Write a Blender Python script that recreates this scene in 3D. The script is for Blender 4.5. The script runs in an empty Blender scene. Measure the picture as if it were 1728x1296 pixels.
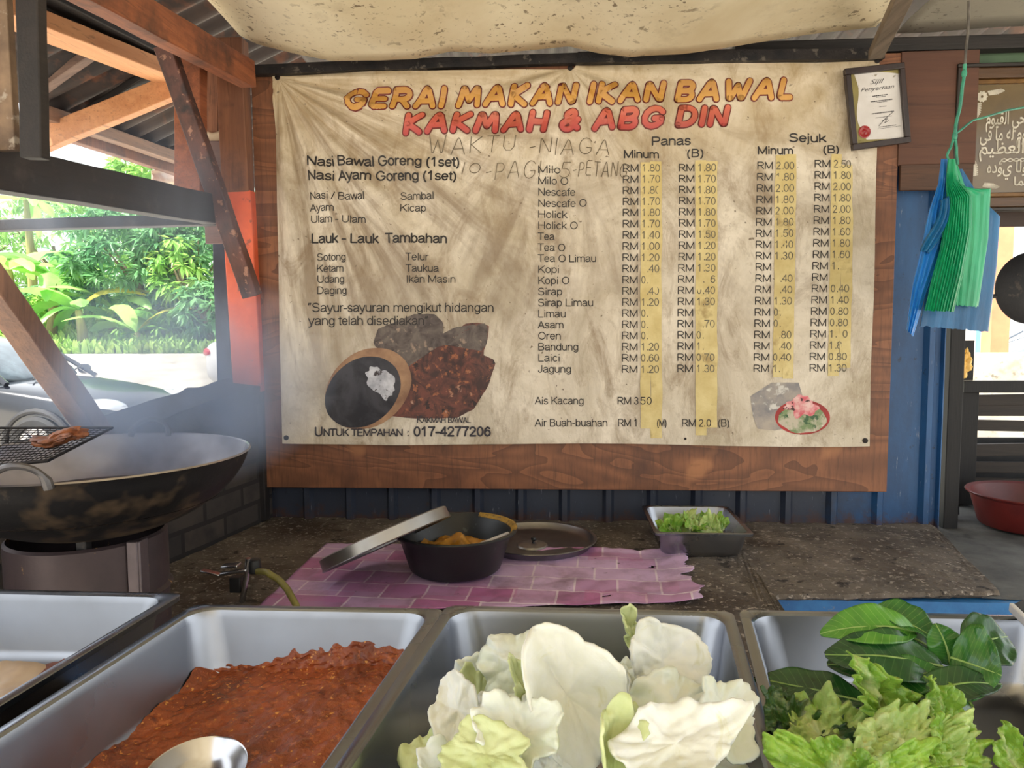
import bpy, bmesh, math, random
from mathutils import Vector, Matrix, noise as mnoise
R = math.radians
sc = bpy.context.scene
col = sc.collection
# ------------------------------------------------------------------ camera
FPX = 1250.0
CAM = Vector((0, 0, 1.45))
YAW, PIT, ROLL = R(3.5), R(4.5), R(.35)
fwd = Vector((-math.sin(YAW) * math.cos(PIT), math.cos(YAW) * math.cos(PIT), -math.sin(PIT)))
rgt0 = Vector((math.cos(YAW), math.sin(YAW), 0))
up0 = rgt0.cross(fwd)
rgt = rgt0 * math.cos(ROLL) - up0 * math.sin(ROLL)
up = up0 * math.cos(ROLL) + rgt0 * math.sin(ROLL)
cd = bpy.data.cameras.new('camera')
cam = bpy.data.objects.new('camera', cd)
col.objects.link(cam)
m3 = Matrix((rgt, up, -fwd)).transposed()
cam.matrix_world = Matrix.Translation(CAM) @ m3.to_4x4()
cd.sensor_width = 36.0
cd.lens = FPX / 1728 * 36.0
cd.clip_start = .02
cd.clip_end = 300
sc.camera = cam
# ------------------------------------------------------------------ world, sun, exposure
w = bpy.data.worlds.new('world')
sc.world = w
w.use_nodes = True
nt = w.node_tree
bg = nt.nodes['Background']
tc = nt.nodes.new('ShaderNodeTexCoord')
sep = nt.nodes.new('ShaderNodeSeparateXYZ')
nt.links.new(tc.outputs['Generated'], sep.inputs[0])
rmp = nt.nodes.new('ShaderNodeValToRGB')
rmp.color_ramp.elements[0].position = .45
rmp.color_ramp.elements[0].color = (.55, .55, .50, 1)
rmp.color_ramp.elements[1].position = .62
rmp.color_ramp.elements[1].color = (.93, .97, 1.0, 1)
mp = nt.nodes.new('ShaderNodeMapRange')
mp.inputs[1].default_value = -1
mp.inputs[2].default_value = 1
nt.links.new(sep.outputs[2], mp.inputs[0])
nt.links.new(mp.outputs[0], rmp.inputs[0])
nt.links.new(rmp.outputs[0], bg.inputs[0])
bg.inputs[1].default_value = 1.0
sl = bpy.data.lights.new('sun', 'SUN')
sl.energy = 6.5
sl.angle = R(3)
sl.color = (1, .95, .86)
so = bpy.data.objects.new('sun', sl)
col.objects.link(so)
sdir = Vector((.38, .30, -.87))          # travelling direction of the sunlight
so.rotation_euler = sdir.to_track_quat('-Z', 'Y').to_euler()
sc.view_settings.view_transform = 'Standard'
sc.view_settings.look = 'None'
sc.view_settings.gamma = 1
sc.view_settings.exposure = 1.18
sc.view_settings.use_curve_mapping = False
sc.cycles.use_denoising = True
sc.cycles.max_bounces = 8
sc.cycles.volume_bounces = 1
sc.cycles.sample_clamp_indirect = 6

# ------------------------------------------------------------------ pixel helpers (1728 x 1296 frame)
def ray(x, y): return fwd + rgt * ((x - 864) / FPX) - up * ((y - 648) / FPX)
def atY(x, y, Y): d = ray(x, y); return CAM + d * (Y / d.y)
def atZ(x, y, Z): d = ray(x, y); return CAM + d * ((Z - CAM.z) / d.z)
def lerp(a, b, t): return a + (b - a) * t
def clamp(v, a=0., b=1.): return max(a, min(b, v))
def nz(x, y=0., z=0.): return mnoise.noise(Vector((x, y, z)))

# ------------------------------------------------------------------ materials
MATS = {}
def srgb(c):
    return tuple(((v / 255) / 12.92 if v / 255 <= .04045 else ((v / 255 + .055) / 1.055) ** 2.4) for v in c) + (1,)
class NB:
    def __init__(s, name):
        s.m = bpy.data.materials.new(name)
        s.m.use_nodes = True
        s.t = s.m.node_tree
        s.b = s.t.nodes['Principled BSDF']
        s.out = s.t.nodes['Material Output']
        s.tc = s.n('ShaderNodeTexCoord')
    def n(s, ty, **k):
        x = s.t.nodes.new(ty)
        for a, v in k.items(): setattr(x, a, v)
        return x
    def l(s, a, b): s.t.links.new(a, b)
    def co(s, stretch=(1, 1, 1), rot=(0, 0, 0), src='Object'):
        mp = s.n('ShaderNodeMapping')
        mp.inputs['Scale'].default_value = stretch
        mp.inputs['Rotation'].default_value = rot
        s.l(s.tc.outputs[src], mp.inputs[0])
        return mp.outputs[0]
    def noise(s, co, scale, detail=6, rough=.55, dist=0):
        x = s.n('ShaderNodeTexNoise')
        x.inputs['Scale'].default_value = scale
        x.inputs['Detail'].default_value = detail
        x.inputs['Roughness'].default_value = rough
        x.inputs['Distortion'].default_value = dist
        s.l(co, x.inputs['Vector'])
        return x.outputs['Fac']
    def rng(s, v, lo, hi, a=0, b=1):
        x = s.n('ShaderNodeMapRange')
        for i, q in enumerate((lo, hi, a, b)): x.inputs[i + 1].default_value = q
        s.l(v, x.inputs[0])
        return x.outputs[0]
    def mix(s, f, a, b):
        x = s.n('ShaderNodeMix', data_type='RGBA')
        if isinstance(f, float) or isinstance(f, int): x.inputs[0].default_value = f
        else: s.l(f, x.inputs[0])
        for i, q in ((6, a), (7, b)):
            if isinstance(q, tuple): x.inputs[i].default_value = q
            else: s.l(q, x.inputs[i])
        return x.outputs[2]
    def math(s, op, a, b=0.):
        x = s.n('ShaderNodeMath', operation=op)
        for i, q in enumerate((a, b)):
            if isinstance(q, (int, float)): x.inputs[i].default_value = q
            else: s.l(q, x.inputs[i])
        return x.outputs[0]
    def bump(s, h, strength=.3, dist=.01):
        x = s.n('ShaderNodeBump')
        x.inputs['Strength'].default_value = strength
        x.inputs['Distance'].default_value = dist
        s.l(h, x.inputs['Height'])
        s.l(x.outputs[0], s.b.inputs['Normal'])
    def set(s, **k):
        for a, v in k.items(): s.b.inputs[a.replace('_', ' ')].default_value = v
def M(name, c1, c2=None, scale=8, lo=.35, hi=.65, rough=.6, metal=0., stretch=(1, 1, 1), spots=(), bump=0., bscale=None,
      bdist=.004, detail=6, dist=0., sss=0., coat=0., alpha=None, spec=.5, rough2=None):
    """general procedural material: two sRGB colours mixed by noise, thresholded spots, noise bump"""
    if name in MATS: return MATS[name]
    b = NB(name)
    co = b.co(stretch)
    f = b.rng(b.noise(co, scale, detail, .6, dist), lo, hi)
    c = b.mix(f, srgb(c1), srgb(c2 or c1))
    for (sc_, th, soft, colr) in spots:
        sf = b.rng(b.noise(b.co(), sc_, 4, .6), th, th + soft)
        c = b.mix(sf, c, srgb(colr))
    b.l(c, b.b.inputs['Base Color'])
    b.set(Roughness=rough, Metallic=metal)
    b.b.inputs['Specular IOR Level'].default_value = spec
    if rough2 is not None:
        b.l(b.rng(b.noise(b.co((1, 1, 1)), scale * .6, 5), .35, .65, rough, rough2), b.b.inputs['Roughness'])
    if sss:
        b.set(Subsurface_Weight=sss, Subsurface_Scale=.01)
        b.b.inputs['Subsurface Radius'].default_value = (1, .9, .5)
    if coat: b.set(Coat_Weight=coat, Coat_Roughness=.1)
    if bump: b.bump(b.noise(b.co(stretch), bscale or scale * 3, 5, .65), bump, bdist)
    MATS[name] = b.m
    return b.m
def wood(name, c1, c2, c3=None, axis='z', rough=.65, grain=22, grime=None):
    """plank: grain stretched along an axis, dark pores, optional grime blotches"""
    if name in MATS: return MATS[name]
    b = NB(name)
    st = {'x': (.06, 1, 1), 'y': (1, .06, 1), 'z': (1, 1, .06)}[axis]
    g = b.noise(b.co(st), grain, 8, .65, 1.2)
    c = b.mix(b.rng(g, .32, .68), srgb(c1), srgb(c2))
    g2 = b.noise(b.co(tuple(v * 4 for v in st)), grain * 2, 4, .6)
    c = b.mix(b.rng(g2, .56, .75, 0, .6), c, srgb(c3 or tuple(v * .35 for v in c1)))
    if grime: c = b.mix(b.rng(b.noise(b.co(), grime[1], 6, .65), grime[2], grime[2] + .18, 0, .85), c, srgb(grime[0]))
    b.l(c, b.b.inputs['Base Color'])
    b.set(Roughness=rough)
    b.bump(g2, .25, .003)
    MATS[name] = b.m
    return b.m
def steel(name, c=(176, 178, 182), rough=.3, stretch=(1, 1, 1), smudge=(128, 128, 126), amt=.3):
    if name in MATS: return MATS[name]
    b = NB(name)
    n1 = b.noise(b.co(), 5, 4, .55)
    cc = b.mix(b.rng(n1, .45, .75, 0, amt), srgb(c), srgb(smudge))
    b.l(cc, b.b.inputs['Base Color'])
    b.set(Metallic=1.)
    n2 = b.noise(b.co(stretch), 60, 4)
    b.l(b.rng(n1, .3, .7, rough * .75, rough * 1.4), b.b.inputs['Roughness'])
    b.bump(n2, .02, .001)
    MATS[name] = b.m
    return b.m

# ------------------------------------------------------------------ mesh helpers
def box(bm, c, s, rot=None):
    """box of size s about c"""
    mt = Matrix.Translation(Vector(c)) @ (rot.to_4x4() if rot else Matrix.Identity(4)) @ Matrix.Diagonal((s[0], s[1], s[2], 1))
    bmesh.ops.create_cube(bm, size=1, matrix=mt)
    return bm
def beam(bm, p0, p1, wd, ht, upv=(0, 0, 1), sub=1, wob=0.):
    """timber between two points: wd across, ht along upv"""
    p0, p1 = Vector(p0), Vector(p1)
    d = (p1 - p0).normalized()
    s = d.cross(Vector(upv)).normalized()
    u = s.cross(d).normalized()
    rings = []
    for i in range(sub + 1):
        p = p0.lerp(p1, i / sub)
        ring = []
        for (a, b) in ((-1, -1), (1, -1), (1, 1), (-1, 1)):
            q = p + s * (a * wd / 2) + u * (b * ht / 2)
            if wob: q += Vector((nz(q.x * 7, q.y * 7, q.z * 7), nz(q.y * 7 + 9, q.z * 7, q.x * 7), nz(q.z * 7 + 5, q.x * 7, q.y * 7))) * wob
            ring.append(bm.verts.new(q))
        rings.append(ring)
    for i in range(sub):
        for k in range(4):
            bm.faces.new((rings[i][k], rings[i][(k + 1) % 4], rings[i + 1][(k + 1) % 4], rings[i + 1][k]))
    bm.faces.new(rings[0][::-1]); bm.faces.new(rings[-1])
    return bm
def tube(bm, pts, r, n=8, closed=False):
    pts = [Vector(p) for p in pts]
    rings = []
    N = len(pts)
    ref = Vector((0, 0, 1))
    for i, p in enumerate(pts):
        a = pts[(i - 1) % N] if (i > 0 or closed) else p
        c = pts[(i + 1) % N] if (i < N - 1 or closed) else p
        d = (c - a).normalized()
        if abs(d.dot(ref)) > .97: ref = Vector((1, 0, 0))
        s = d.cross(ref).normalized(); u = s.cross(d).normalized()
        ref = u
        rr = r[i] if isinstance(r, (list, tuple)) else r
        rings.append([bm.verts.new(p + (s * math.cos(2 * math.pi * k / n) + u * math.sin(2 * math.pi * k / n)) * rr) for k in range(n)])
    for i in range(N if closed else N - 1):
        A, B = rings[i], rings[(i + 1) % N]
        for k in range(n): bm.faces.new((A[k], A[(k + 1) % n], B[(k + 1) % n], B[k]))
    if not closed:
        bm.faces.new(rings[0][::-1]); bm.faces.new(rings[-1])
    return bm
def lathe(bm, prof, c=(0, 0, 0), n=48, mat=None, cap=(False, False)):
    """revolve (r, z) profile about z through c; mat: extra Matrix about c"""
    c = Vector(c)
    rings = []
    for (r, z) in prof:
        ring = []
        for k in range(n):
            a = 2 * math.pi * k / n
            p = Vector((r * math.cos(a), r * math.sin(a), z))
            if mat: p = mat @ p
            ring.append(bm.verts.new(p + c))
        rings.append(ring)
    for i in range(len(rings) - 1):
        for k in range(n):
            bm.faces.new((rings[i][k], rings[i][(k + 1) % n], rings[i + 1][(k + 1) % n], rings[i + 1][k]))
    if cap[0]: bm.faces.new(rings[0][::-1])
    if cap[1]: bm.faces.new(rings[-1])
    return bm
def grid(bm, nu, nv, fn, uv=False):
    vs = [[bm.verts.new(fn(i / nu, j / nv)) for j in range(nv + 1)] for i in range(nu + 1)]
    lay = bm.loops.layers.uv.verify() if uv else None
    for i in range(nu):
        for j in range(nv):
            f = bm.faces.new((vs[i][j], vs[i + 1][j], vs[i + 1][j + 1], vs[i][j + 1]))
            if uv:
                for lp, (a, b) in zip(f.loops, ((i, j), (i + 1, j), (i + 1, j + 1), (i, j + 1))):
                    lp[lay].uv = (a / nu, b / nv)
    return vs
def loft(bm, rings, cap0=True, cap1=True):
    vs = [[bm.verts.new(p) for p in r] for r in rings]
    n = len(vs[0])
    for i in range(len(vs) - 1):
        for k in range(n): bm.faces.new((vs[i][k], vs[i][(k + 1) % n], vs[i + 1][(k + 1) % n], vs[i + 1][k]))
    if cap0: bm.faces.new(vs[0][::-1])
    if cap1: bm.faces.new(vs[-1])
    return vs
def poly_prism(bm, pts, dirv):
    """solid between a polygon and its copy shifted by dirv"""
    dirv = Vector(dirv)
    A = [bm.verts.new(Vector(p)) for p in pts]
    B = [bm.verts.new(Vector(p) + dirv) for p in pts]
    n = len(A)
    for k in range(n): bm.faces.new((A[k], A[(k + 1) % n], B[(k + 1) % n], B[k]))
    bm.faces.new(A[::-1]); bm.faces.new(B)
    return bm
WP = {}
def obj(name, bm, mat, parent=None, loc=None, smooth=True, ang=38, bevel=0., solid=0., subs=0, recalc=True):
    """ONE mesh object from a bmesh given in world coordinates"""
    if recalc: bmesh.ops.recalc_face_normals(bm, faces=bm.faces)
    if parent is not None: o0 = WP[parent.name]
    elif loc is not None: o0 = Vector(loc)
    else:
        xs = [v.co for v in bm.verts]
        lo = Vector([min(p[i] for p in xs) for i in range(3)]); hi = Vector([max(p[i] for p in xs) for i in range(3)])
        o0 = Vector(((lo.x + hi.x) / 2, (lo.y + hi.y) / 2, lo.z))
    for v in bm.verts: v.co -= o0
    me = bpy.data.meshes.new(name)
    bm.to_mesh(me); bm.free()
    if smooth:
        me.polygons.foreach_set('use_smooth', [True] * len(me.polygons))
        me.set_sharp_from_angle(angle=R(ang))
    if mat: me.materials.append(mat)
    o = bpy.data.objects.new(name, me)
    col.objects.link(o)
    WP[o.name] = o0
    if parent is not None: o.parent = parent
    else: o.location = o0
    if solid:
        md = o.modifiers.new('solid', 'SOLIDIFY'); md.thickness = solid; md.offset = 0
    if bevel:
        md = o.modifiers.new('bevel', 'BEVEL'); md.width = bevel; md.segments = 2; md.limit_method = 'ANGLE'
    if subs:
        md = o.modifiers.new('subs', 'SUBSURF'); md.levels = subs; md.render_levels = subs
    return o
def tag(o, label=None, cat=None, group=None, kind=None):
    if label: o['label'] = label
    if cat: o['category'] = cat
    if group: o['group'] = group
    if kind: o['kind'] = kind
    return o
def thing(name, label, cat, loc=(0, 0, 0), group=None):
    o = bpy.data.objects.new(name, None)
    o.empty_display_size = .05
    col.objects.link(o)
    o.location = loc
    WP[o.name] = Vector(loc)
    return tag(o, label, cat, group)
def struct(name, bm, mat, **k):
    return tag(obj(name, bm, mat, **k), kind='structure')
def B(): return bmesh.new()

# ================================================================== SETTING
m_conc = M('rough_concrete', (112, 102, 92), (72, 64, 56), scale=5, bump=1., bscale=45, bdist=.01, rough=.85,
           spots=((3, .52, .12, (66, 54, 44)), (70, .58, .06, (150, 140, 130)), (14, .62, .06, (44, 37, 32)), (40, .64, .05, (40, 34, 30))))
m_grey = M('grey_concrete', (98, 98, 96), (66, 66, 66), scale=7, bump=.5, bscale=60, rough=.9, spots=((5, .6, .1, (50, 50, 50)),))
m_yard = M('pale_yard_gravel', (215, 208, 195), (190, 182, 168), scale=2, bump=.3, bscale=30, rough=.95)
m_floor = M('dark_floor', (70, 66, 62), (50, 47, 44), scale=4, rough=.85, bump=.3)
bm = B(); box(bm, (.4, 1.2, -.06), (4.4, 4.6, .12)); struct('floor', bm, m_floor, smooth=False)
bm = B()
def yard_fn(u, v):
    x = lerp(-60, 50, u); y = lerp(-40, 60, v)
    d = math.hypot(x, max(y, 0)); h = clamp((d - 11) / 8) * .86
    return Vector((x, y, -.07 + h))
grid(bm, 60, 60, yard_fn); struct('ground', bm, m_yard)

# blue corrugated back wall
def blue_mat():
    b = NB('blue_painted_metal')
    n1 = b.noise(b.co((1, 1, .35)), 7, 7, .65)
    c = b.mix(b.rng(n1, .35, .7), srgb((36, 88, 140)), srgb((28, 62, 102)))
    px = b.n('ShaderNodeSeparateXYZ'); b.l(b.tc.outputs['Object'], px.inputs[0])
    n3 = b.noise(b.co(), 18, 6, .7)
    # old slate coloured grime on the sheets nearer the stove
    left = b.math('ADD', b.rng(px.outputs[0], 1.22, .75), b.math('MULTIPLY', b.math('SUBTRACT', n3, .5), .6))
    c = b.mix(b.rng(left, .1, .6, 0, .93), c, srgb((46, 49, 60)))
    scr = b.noise(b.co((6, 6, .6)), 16, 6, .7)
    c = b.mix(b.rng(scr, .64, .70, 0, .7), c, srgb((165, 172, 182)))
    c = b.mix(b.rng(b.noise(b.co((1.5, 1.5, 1)), 26, 5, .7), .62, .68, 0, .8), c, srgb((30, 38, 52)))
    rust = b.math('ADD', b.rng(px.outputs[2], .12, .02), b.math('MULTIPLY', b.math('SUBTRACT', n3, .55), 2.5))
    c = b.mix(b.rng(rust, .3, .8, 0, .9), c, srgb((74, 48, 40)))
    b.l(c, b.b.inputs['Base Color']); b.set(Roughness=.5)
    b.bump(n3, .25, .004)
    return b.m
bm = B()
prof = []
x = -1.06
while x < 1.30:
    prof += [(x, 0), (x + .118, 0), (x + .130, -.022), (x + .146, -.022), (x + .158, 0)]
    x += .158
prof = [p for p in prof if p[0] <= 1.325] + [(1.33, 0), (1.335, -.02)]
vs0 = [bm.verts.new((a, 2.66 + b, .70)) for a, b in prof]; vs1 = [bm.verts.new((a, 2.66 + b, 2.36)) for a, b in prof]
for i in range(len(prof) - 1): bm.faces.new((vs0[i], vs0[i + 1], vs1[i + 1], vs1[i]))
struct('wall_back', bm, blue_mat(), loc=(0, 2.66, .70), smooth=False, solid=.004)

# brick and mortar low wall on the left side (behind the wok)
def brick_mat():
    b = NB('sooty_brick')
    br = b.n('ShaderNodeTexBrick')
    br.inputs['Color1'].default_value = srgb((74, 66, 62)); br.inputs['Color2'].default_value = srgb((56, 52, 52))
    br.inputs['Mortar'].default_value = srgb((38, 36, 36)); br.inputs['Scale'].default_value = 1
    br.inputs['Brick Width'].default_value = .2; br.inputs['Row Height'].default_value = .075; br.inputs['Mortar Size'].default_value = .008
    mp_ = b.n('ShaderNodeMapping'); mp_.inputs['Rotation'].default_value = (R(90), 0, R(90))
    cmb = b.n('ShaderNodeCombineXYZ'); sp = b.n('ShaderNodeSeparateXYZ'); b.l(b.tc.outputs['Object'], sp.inputs[0])
    b.l(sp.outputs[1], cmb.inputs[0]); b.l(sp.outputs[2], cmb.inputs[1]); b.l(cmb.outputs[0], br.inputs['Vector'])
    c = b.mix(b.rng(b.noise(b.co(), 9, 6), .45, .7, 0, .8), br.outputs['Color'], srgb((36, 36, 40)))
    b.l(c, b.b.inputs['Base Color']); b.set(Roughness=.9)
    b.bump(br.outputs['Fac'], -.5, .006)
    return b.m
bm = B()
tops = [(-1.06, 2.66, 1.24), (-1.12, 2.3, 1.205), (-1.21, 1.92, 1.145), (-1.36, 1.3, 1.10), (-1.5, .7, 1.09)]
rings = []
for i, (x, y, z) in enumerate(tops):
    for (q) in (0,):
        rings.append([Vector((x, y, 0)), Vector((x, y, z)), Vector((x - .13, y - .02, z + .012)), Vector((x - .13, y - .02, 0))])
loft(bm, rings)
struct('wall_left', bm, brick_mat(), smooth=False)
m_cap = M('sooty_mortar', (74, 72, 74), (44, 44, 50), scale=9, bump=.8, bscale=40, rough=.9)
bm = B()
rings = []
for i in range(33):
    t = i / 32 * (len(tops) - 1); k = min(int(t), len(tops) - 2); p = Vector(tops[k]).lerp(Vector(tops[k + 1]), t - k)
    j = lambda s: nz(i * .9, s) * .012
    rings.append([p + Vector((.012 + j(1), 0, -.05)), p + Vector((.014 + j(2), 0, .012 + j(3))), p + Vector((-.06, 0, .02 + j(4))), p + Vector((-.145, -.02, .024 + j(5))), p + Vector((-.145, -.02, -.04))])
loft(bm, rings)
struct('trim_1', bm, m_cap, ang=30)

# concrete slab counter: ragged front edge, broken right corner
m_blue = M('blue_brush_paint', (44, 112, 168), (30, 84, 140), scale=9, rough=.55, bump=.3, spots=((22, .62, .05, (120, 116, 108)), (9, .64, .06, (50, 52, 60))))
def slab_front(x):
    if x < .52: f = 1.20
    elif x < .62: f = lerp(1.20, 1.94, clamp((x - .52) / .05))
    elif x < 1.17: f = 1.94 + .05 * (x - .62) / .55
    else: f = 1.99 + (x - 1.17) / .14 * .62
    return f + nz(x * 14, 3) * .012 + nz(x * 45, 1) * .006
def slab_fn(u, v, z0=.742):
    x = lerp(-1.55, 1.31, u)
    f = min(slab_front(x), 2.6); y = lerp(f, 2.68, v ** 1.1)
    z = z0 + nz(x * 5, y * 5, 2) * .006 + nz(x * 22, y * 22) * .003 + abs(nz(x * 60, y * 60)) * .002
    return Vector((x, y, z))
bm = B()
NU, NV = 220, 70
vs = grid(bm, NU, NV, slab_fn)
lo = []
for i in range(NU + 1):
    p = vs[i][0].co
    mid = bm.verts.new((p.x + nz(p.x * 40, 2) * .006, p.y - .006 + nz(p.x * 50, 8) * .012, p.z - .010)); b2 = bm.verts.new((p.x, p.y + .006 + nz(p.x * 50, 5) * .01, .722))
    lo.append((mid, b2))
for i in range(NU):
    bm.faces.new((vs[i + 1][0], vs[i][0], lo[i][0], lo[i + 1][0])); bm.faces.new((lo[i + 1][0], lo[i][0], lo[i][1], lo[i + 1][1]))
for j in range(NV):
    a, c = vs[NU][j], vs[NU][j + 1]
    d0 = bm.verts.new((a.co.x + .004, a.co.y, .722)); d1 = bm.verts.new((c.co.x + .004, c.co.y, .722)); bm.faces.new((a, c, d1, d0))
tag(obj('concrete_slab', bm, m_conc, recalc=False), 'long dirty concrete slab under the board, its front edge broken', 'counter slab')
bm = B(); box(bm, (-.44, 1.98, .360), (1.9, 1.3, .718)); box(bm, (1.55, 2.33, .360), (2.1, .74, .718))
tag(obj('slab_base', bm, m_blue, smooth=False), 'blue painted masonry base under the broken slab edge', 'counter base')
bm = B()
def side_fn(u, v):
    x = lerp(1.12, 2.6, u); y = lerp(1.98, 3.1, v)
    return Vector((x, y, .7245 + nz(x * 6, y * 6) * .005 + nz(x * 30, y * 30) * .002))
grid(bm, 50, 40, side_fn)
tag(obj('side_ledge', bm, m_grey, solid=.004, recalc=False), 'grey concrete ledge right of the slab carrying the red basin', 'ledge')

# main roof (dark corrugated) and the lower left roof
m_roof = M('rusty_dark_roof', (66, 52, 46), (36, 30, 30), scale=4, rough=.7, metal=.1, spots=((7, .56, .1, (96, 60, 42)),), bump=.2)
def corr(x0, x1, pitch, amp, axis, zf, a0, a1, na=8):
    """corrugated sheet: waves across 'axis' direction"""
    bm = B()
    n = int((x1 - x0) / pitch * 8)
    def fn(u, v):
        s = lerp(x0, x1, u); a = lerp(a0, a1, v)
        wv = amp * math.sin(2 * math.pi * s / pitch)
        return Vector((s, a, zf(s, a) + wv)) if axis == 'x' else Vector((a, s, zf(a, s) + wv))
    grid(bm, n, na, fn)
    return bm
struct('roof_1', corr(-1.02, 2.9, .076, .011, 'x', lambda x, y: 2.56 + .06 * (2.6 - y), -2.7, 3.3, 6), m_roof, solid=.003, recalc=False)
struct('roof_2', corr(-.7, 4.4, .11, .016, 'y', lambda x, y: 2.40 + .44 * (x + 1.5) + .02, -1.90, -.92, 6), m_roof, solid=.003, recalc=False)

# ------------------------------------------------------------------ plywood board behind the banner
def ply_mat():
    b = NB('reddish_plywood')
    co = b.co((.35, 1, 1.6))
    wv = b.n('ShaderNodeTexNoise'); wv.inputs['Scale'].default_value = 3.2; wv.inputs['Detail'].default_value = 2; wv.inputs['Distortion'].default_value = 1.6
    b.l(co, wv.inputs['Vector'])
    rings_ = b.math('FRACT', b.math('MULTIPLY', wv.outputs['Fac'], 9.))
    c = b.mix(b.rng(rings_, 0, 1), srgb((140, 90, 60)), srgb((106, 66, 44)))
    g = b.noise(b.co((2.5, 2.5, .18)), 40, 6, .7)
    c = b.mix(b.rng(g, .5, .75, 0, .75), c, srgb((70, 44, 32)))
    c = b.mix(b.rng(b.noise(b.co((1, 1, .5)), 6, 6, .7), .5, .72, 0, .7), c, srgb((72, 44, 34)))
    c = b.mix(b.rng(b.noise(b.co(), 3.5, 3), .66, .72, 0, .6), c, srgb((178, 120, 78)))
    vo = b.n('ShaderNodeTexVoronoi'); vo.inputs['Scale'].default_value = 3.4; b.l(b.co((1, .2, 1.2)), vo.inputs['Vector'])
    c = b.mix(b.rng(vo.outputs['Distance'], .075, .045, 0, .75), c, srgb((70, 34, 22)))
    b.l(c, b.b.inputs['Base Color']); b.set(Roughness=.55)
    b.bump(g, .15, .002)
    return b.m
bm = B()
box(bm, (.037, 2.612, 1.605), (2.205, .018, 1.475))
tag(obj('plywood_board', bm, ply_mat(), bevel=.002), 'large reddish plywood board on the blue wall, carrying the menu banner', 'board')
# brown and green boards right of it
m_brownb = wood('brown_board', (98, 62, 44), (76, 46, 34), axis='x', grain=10)
bm = B(); box(bm, (1.262, 2.605, 2.16), (.25, .014, .37)); tag(obj('brown_panel', bm, m_brownb, bevel=.002), 'brown board beside the certificate, above the blue wall', 'board')
bm = B(); box(bm, (1.262, 2.600, 1.935), (.235, .014, .085)); tag(obj('batten', bm, wood('dark_batten', (88, 58, 40), (58, 38, 28), axis='x'), bevel=.002), 'short dark brown batten on top of the blue metal wall', 'batten')
m_greenb = M('faded_green_paint', (98, 124, 96), (78, 100, 80), scale=5, rough=.7)
bm = B(); box(bm, (1.82, 2.70, 2.30), (.90, .014, .17)); tag(obj('green_board', bm, m_greenb, bevel=.002), 'faded green board above the gilded calligraphy frame', 'board')
m_dpl = wood('dark_plank', (66, 48, 40), (42, 32, 28), axis='x', grain=10)
bm = B(); box(bm, (1.80, 2.69, 1.995), (.86, .02, .43)); tag(obj('frame_backboard', bm, m_dpl, bevel=.002), 'dark brown board behind the calligraphy frame', 'board')

# ================================================================== BANNER
YB = 2.600
def q3(x, y): return atY(x, y, YB)
N1 = q3(472, 134); N2 = q3(962, 118); N3 = q3(1476, 106)
zc1 = q3(700, 466).z; zc2 = q3(700, 512).z
def disp(x, z):
    d = .0
    for (n, k, a, fl, ph) in ((N1, 21, .018, .9, .6), (N2, 14, .012, .55, .3), (N3, 13, .007, .4, 0)):
        dx, dz = x - n.x, n.z - z
        r = math.hypot(dx, dz) + 1e-6
        an = math.atan2(dz, dx)
        d += a * math.sin(an * k + ph + .8 * math.sin(r * 3)) * clamp(r / .20) * math.exp(-r / fl)
    d += .0045 * nz(x * 3.2 + z * 1.5, z * 2.4) + .0026 * nz((x * .75 + z * .65) * 13, (x - z) * 3, 4)
    d += .0022 * math.exp(-((z - zc1) / .006) ** 2) * (.5 + nz(x * 6, 7)) + .0012 * math.exp(-((z - zc2) / .005) ** 2)
    d *= 1 - .6 * math.exp(-((x + .62) / .34) ** 2 - ((z - 1.2) / .2) ** 2)
    return .016 + max(d, -.0155)
def onb(x, y, off=0.):
    p = q3(x, y)
    return Vector((p.x, YB - disp(p.x, p.z) - off, p.z))
zbot = q3(900, 749).z
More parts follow.
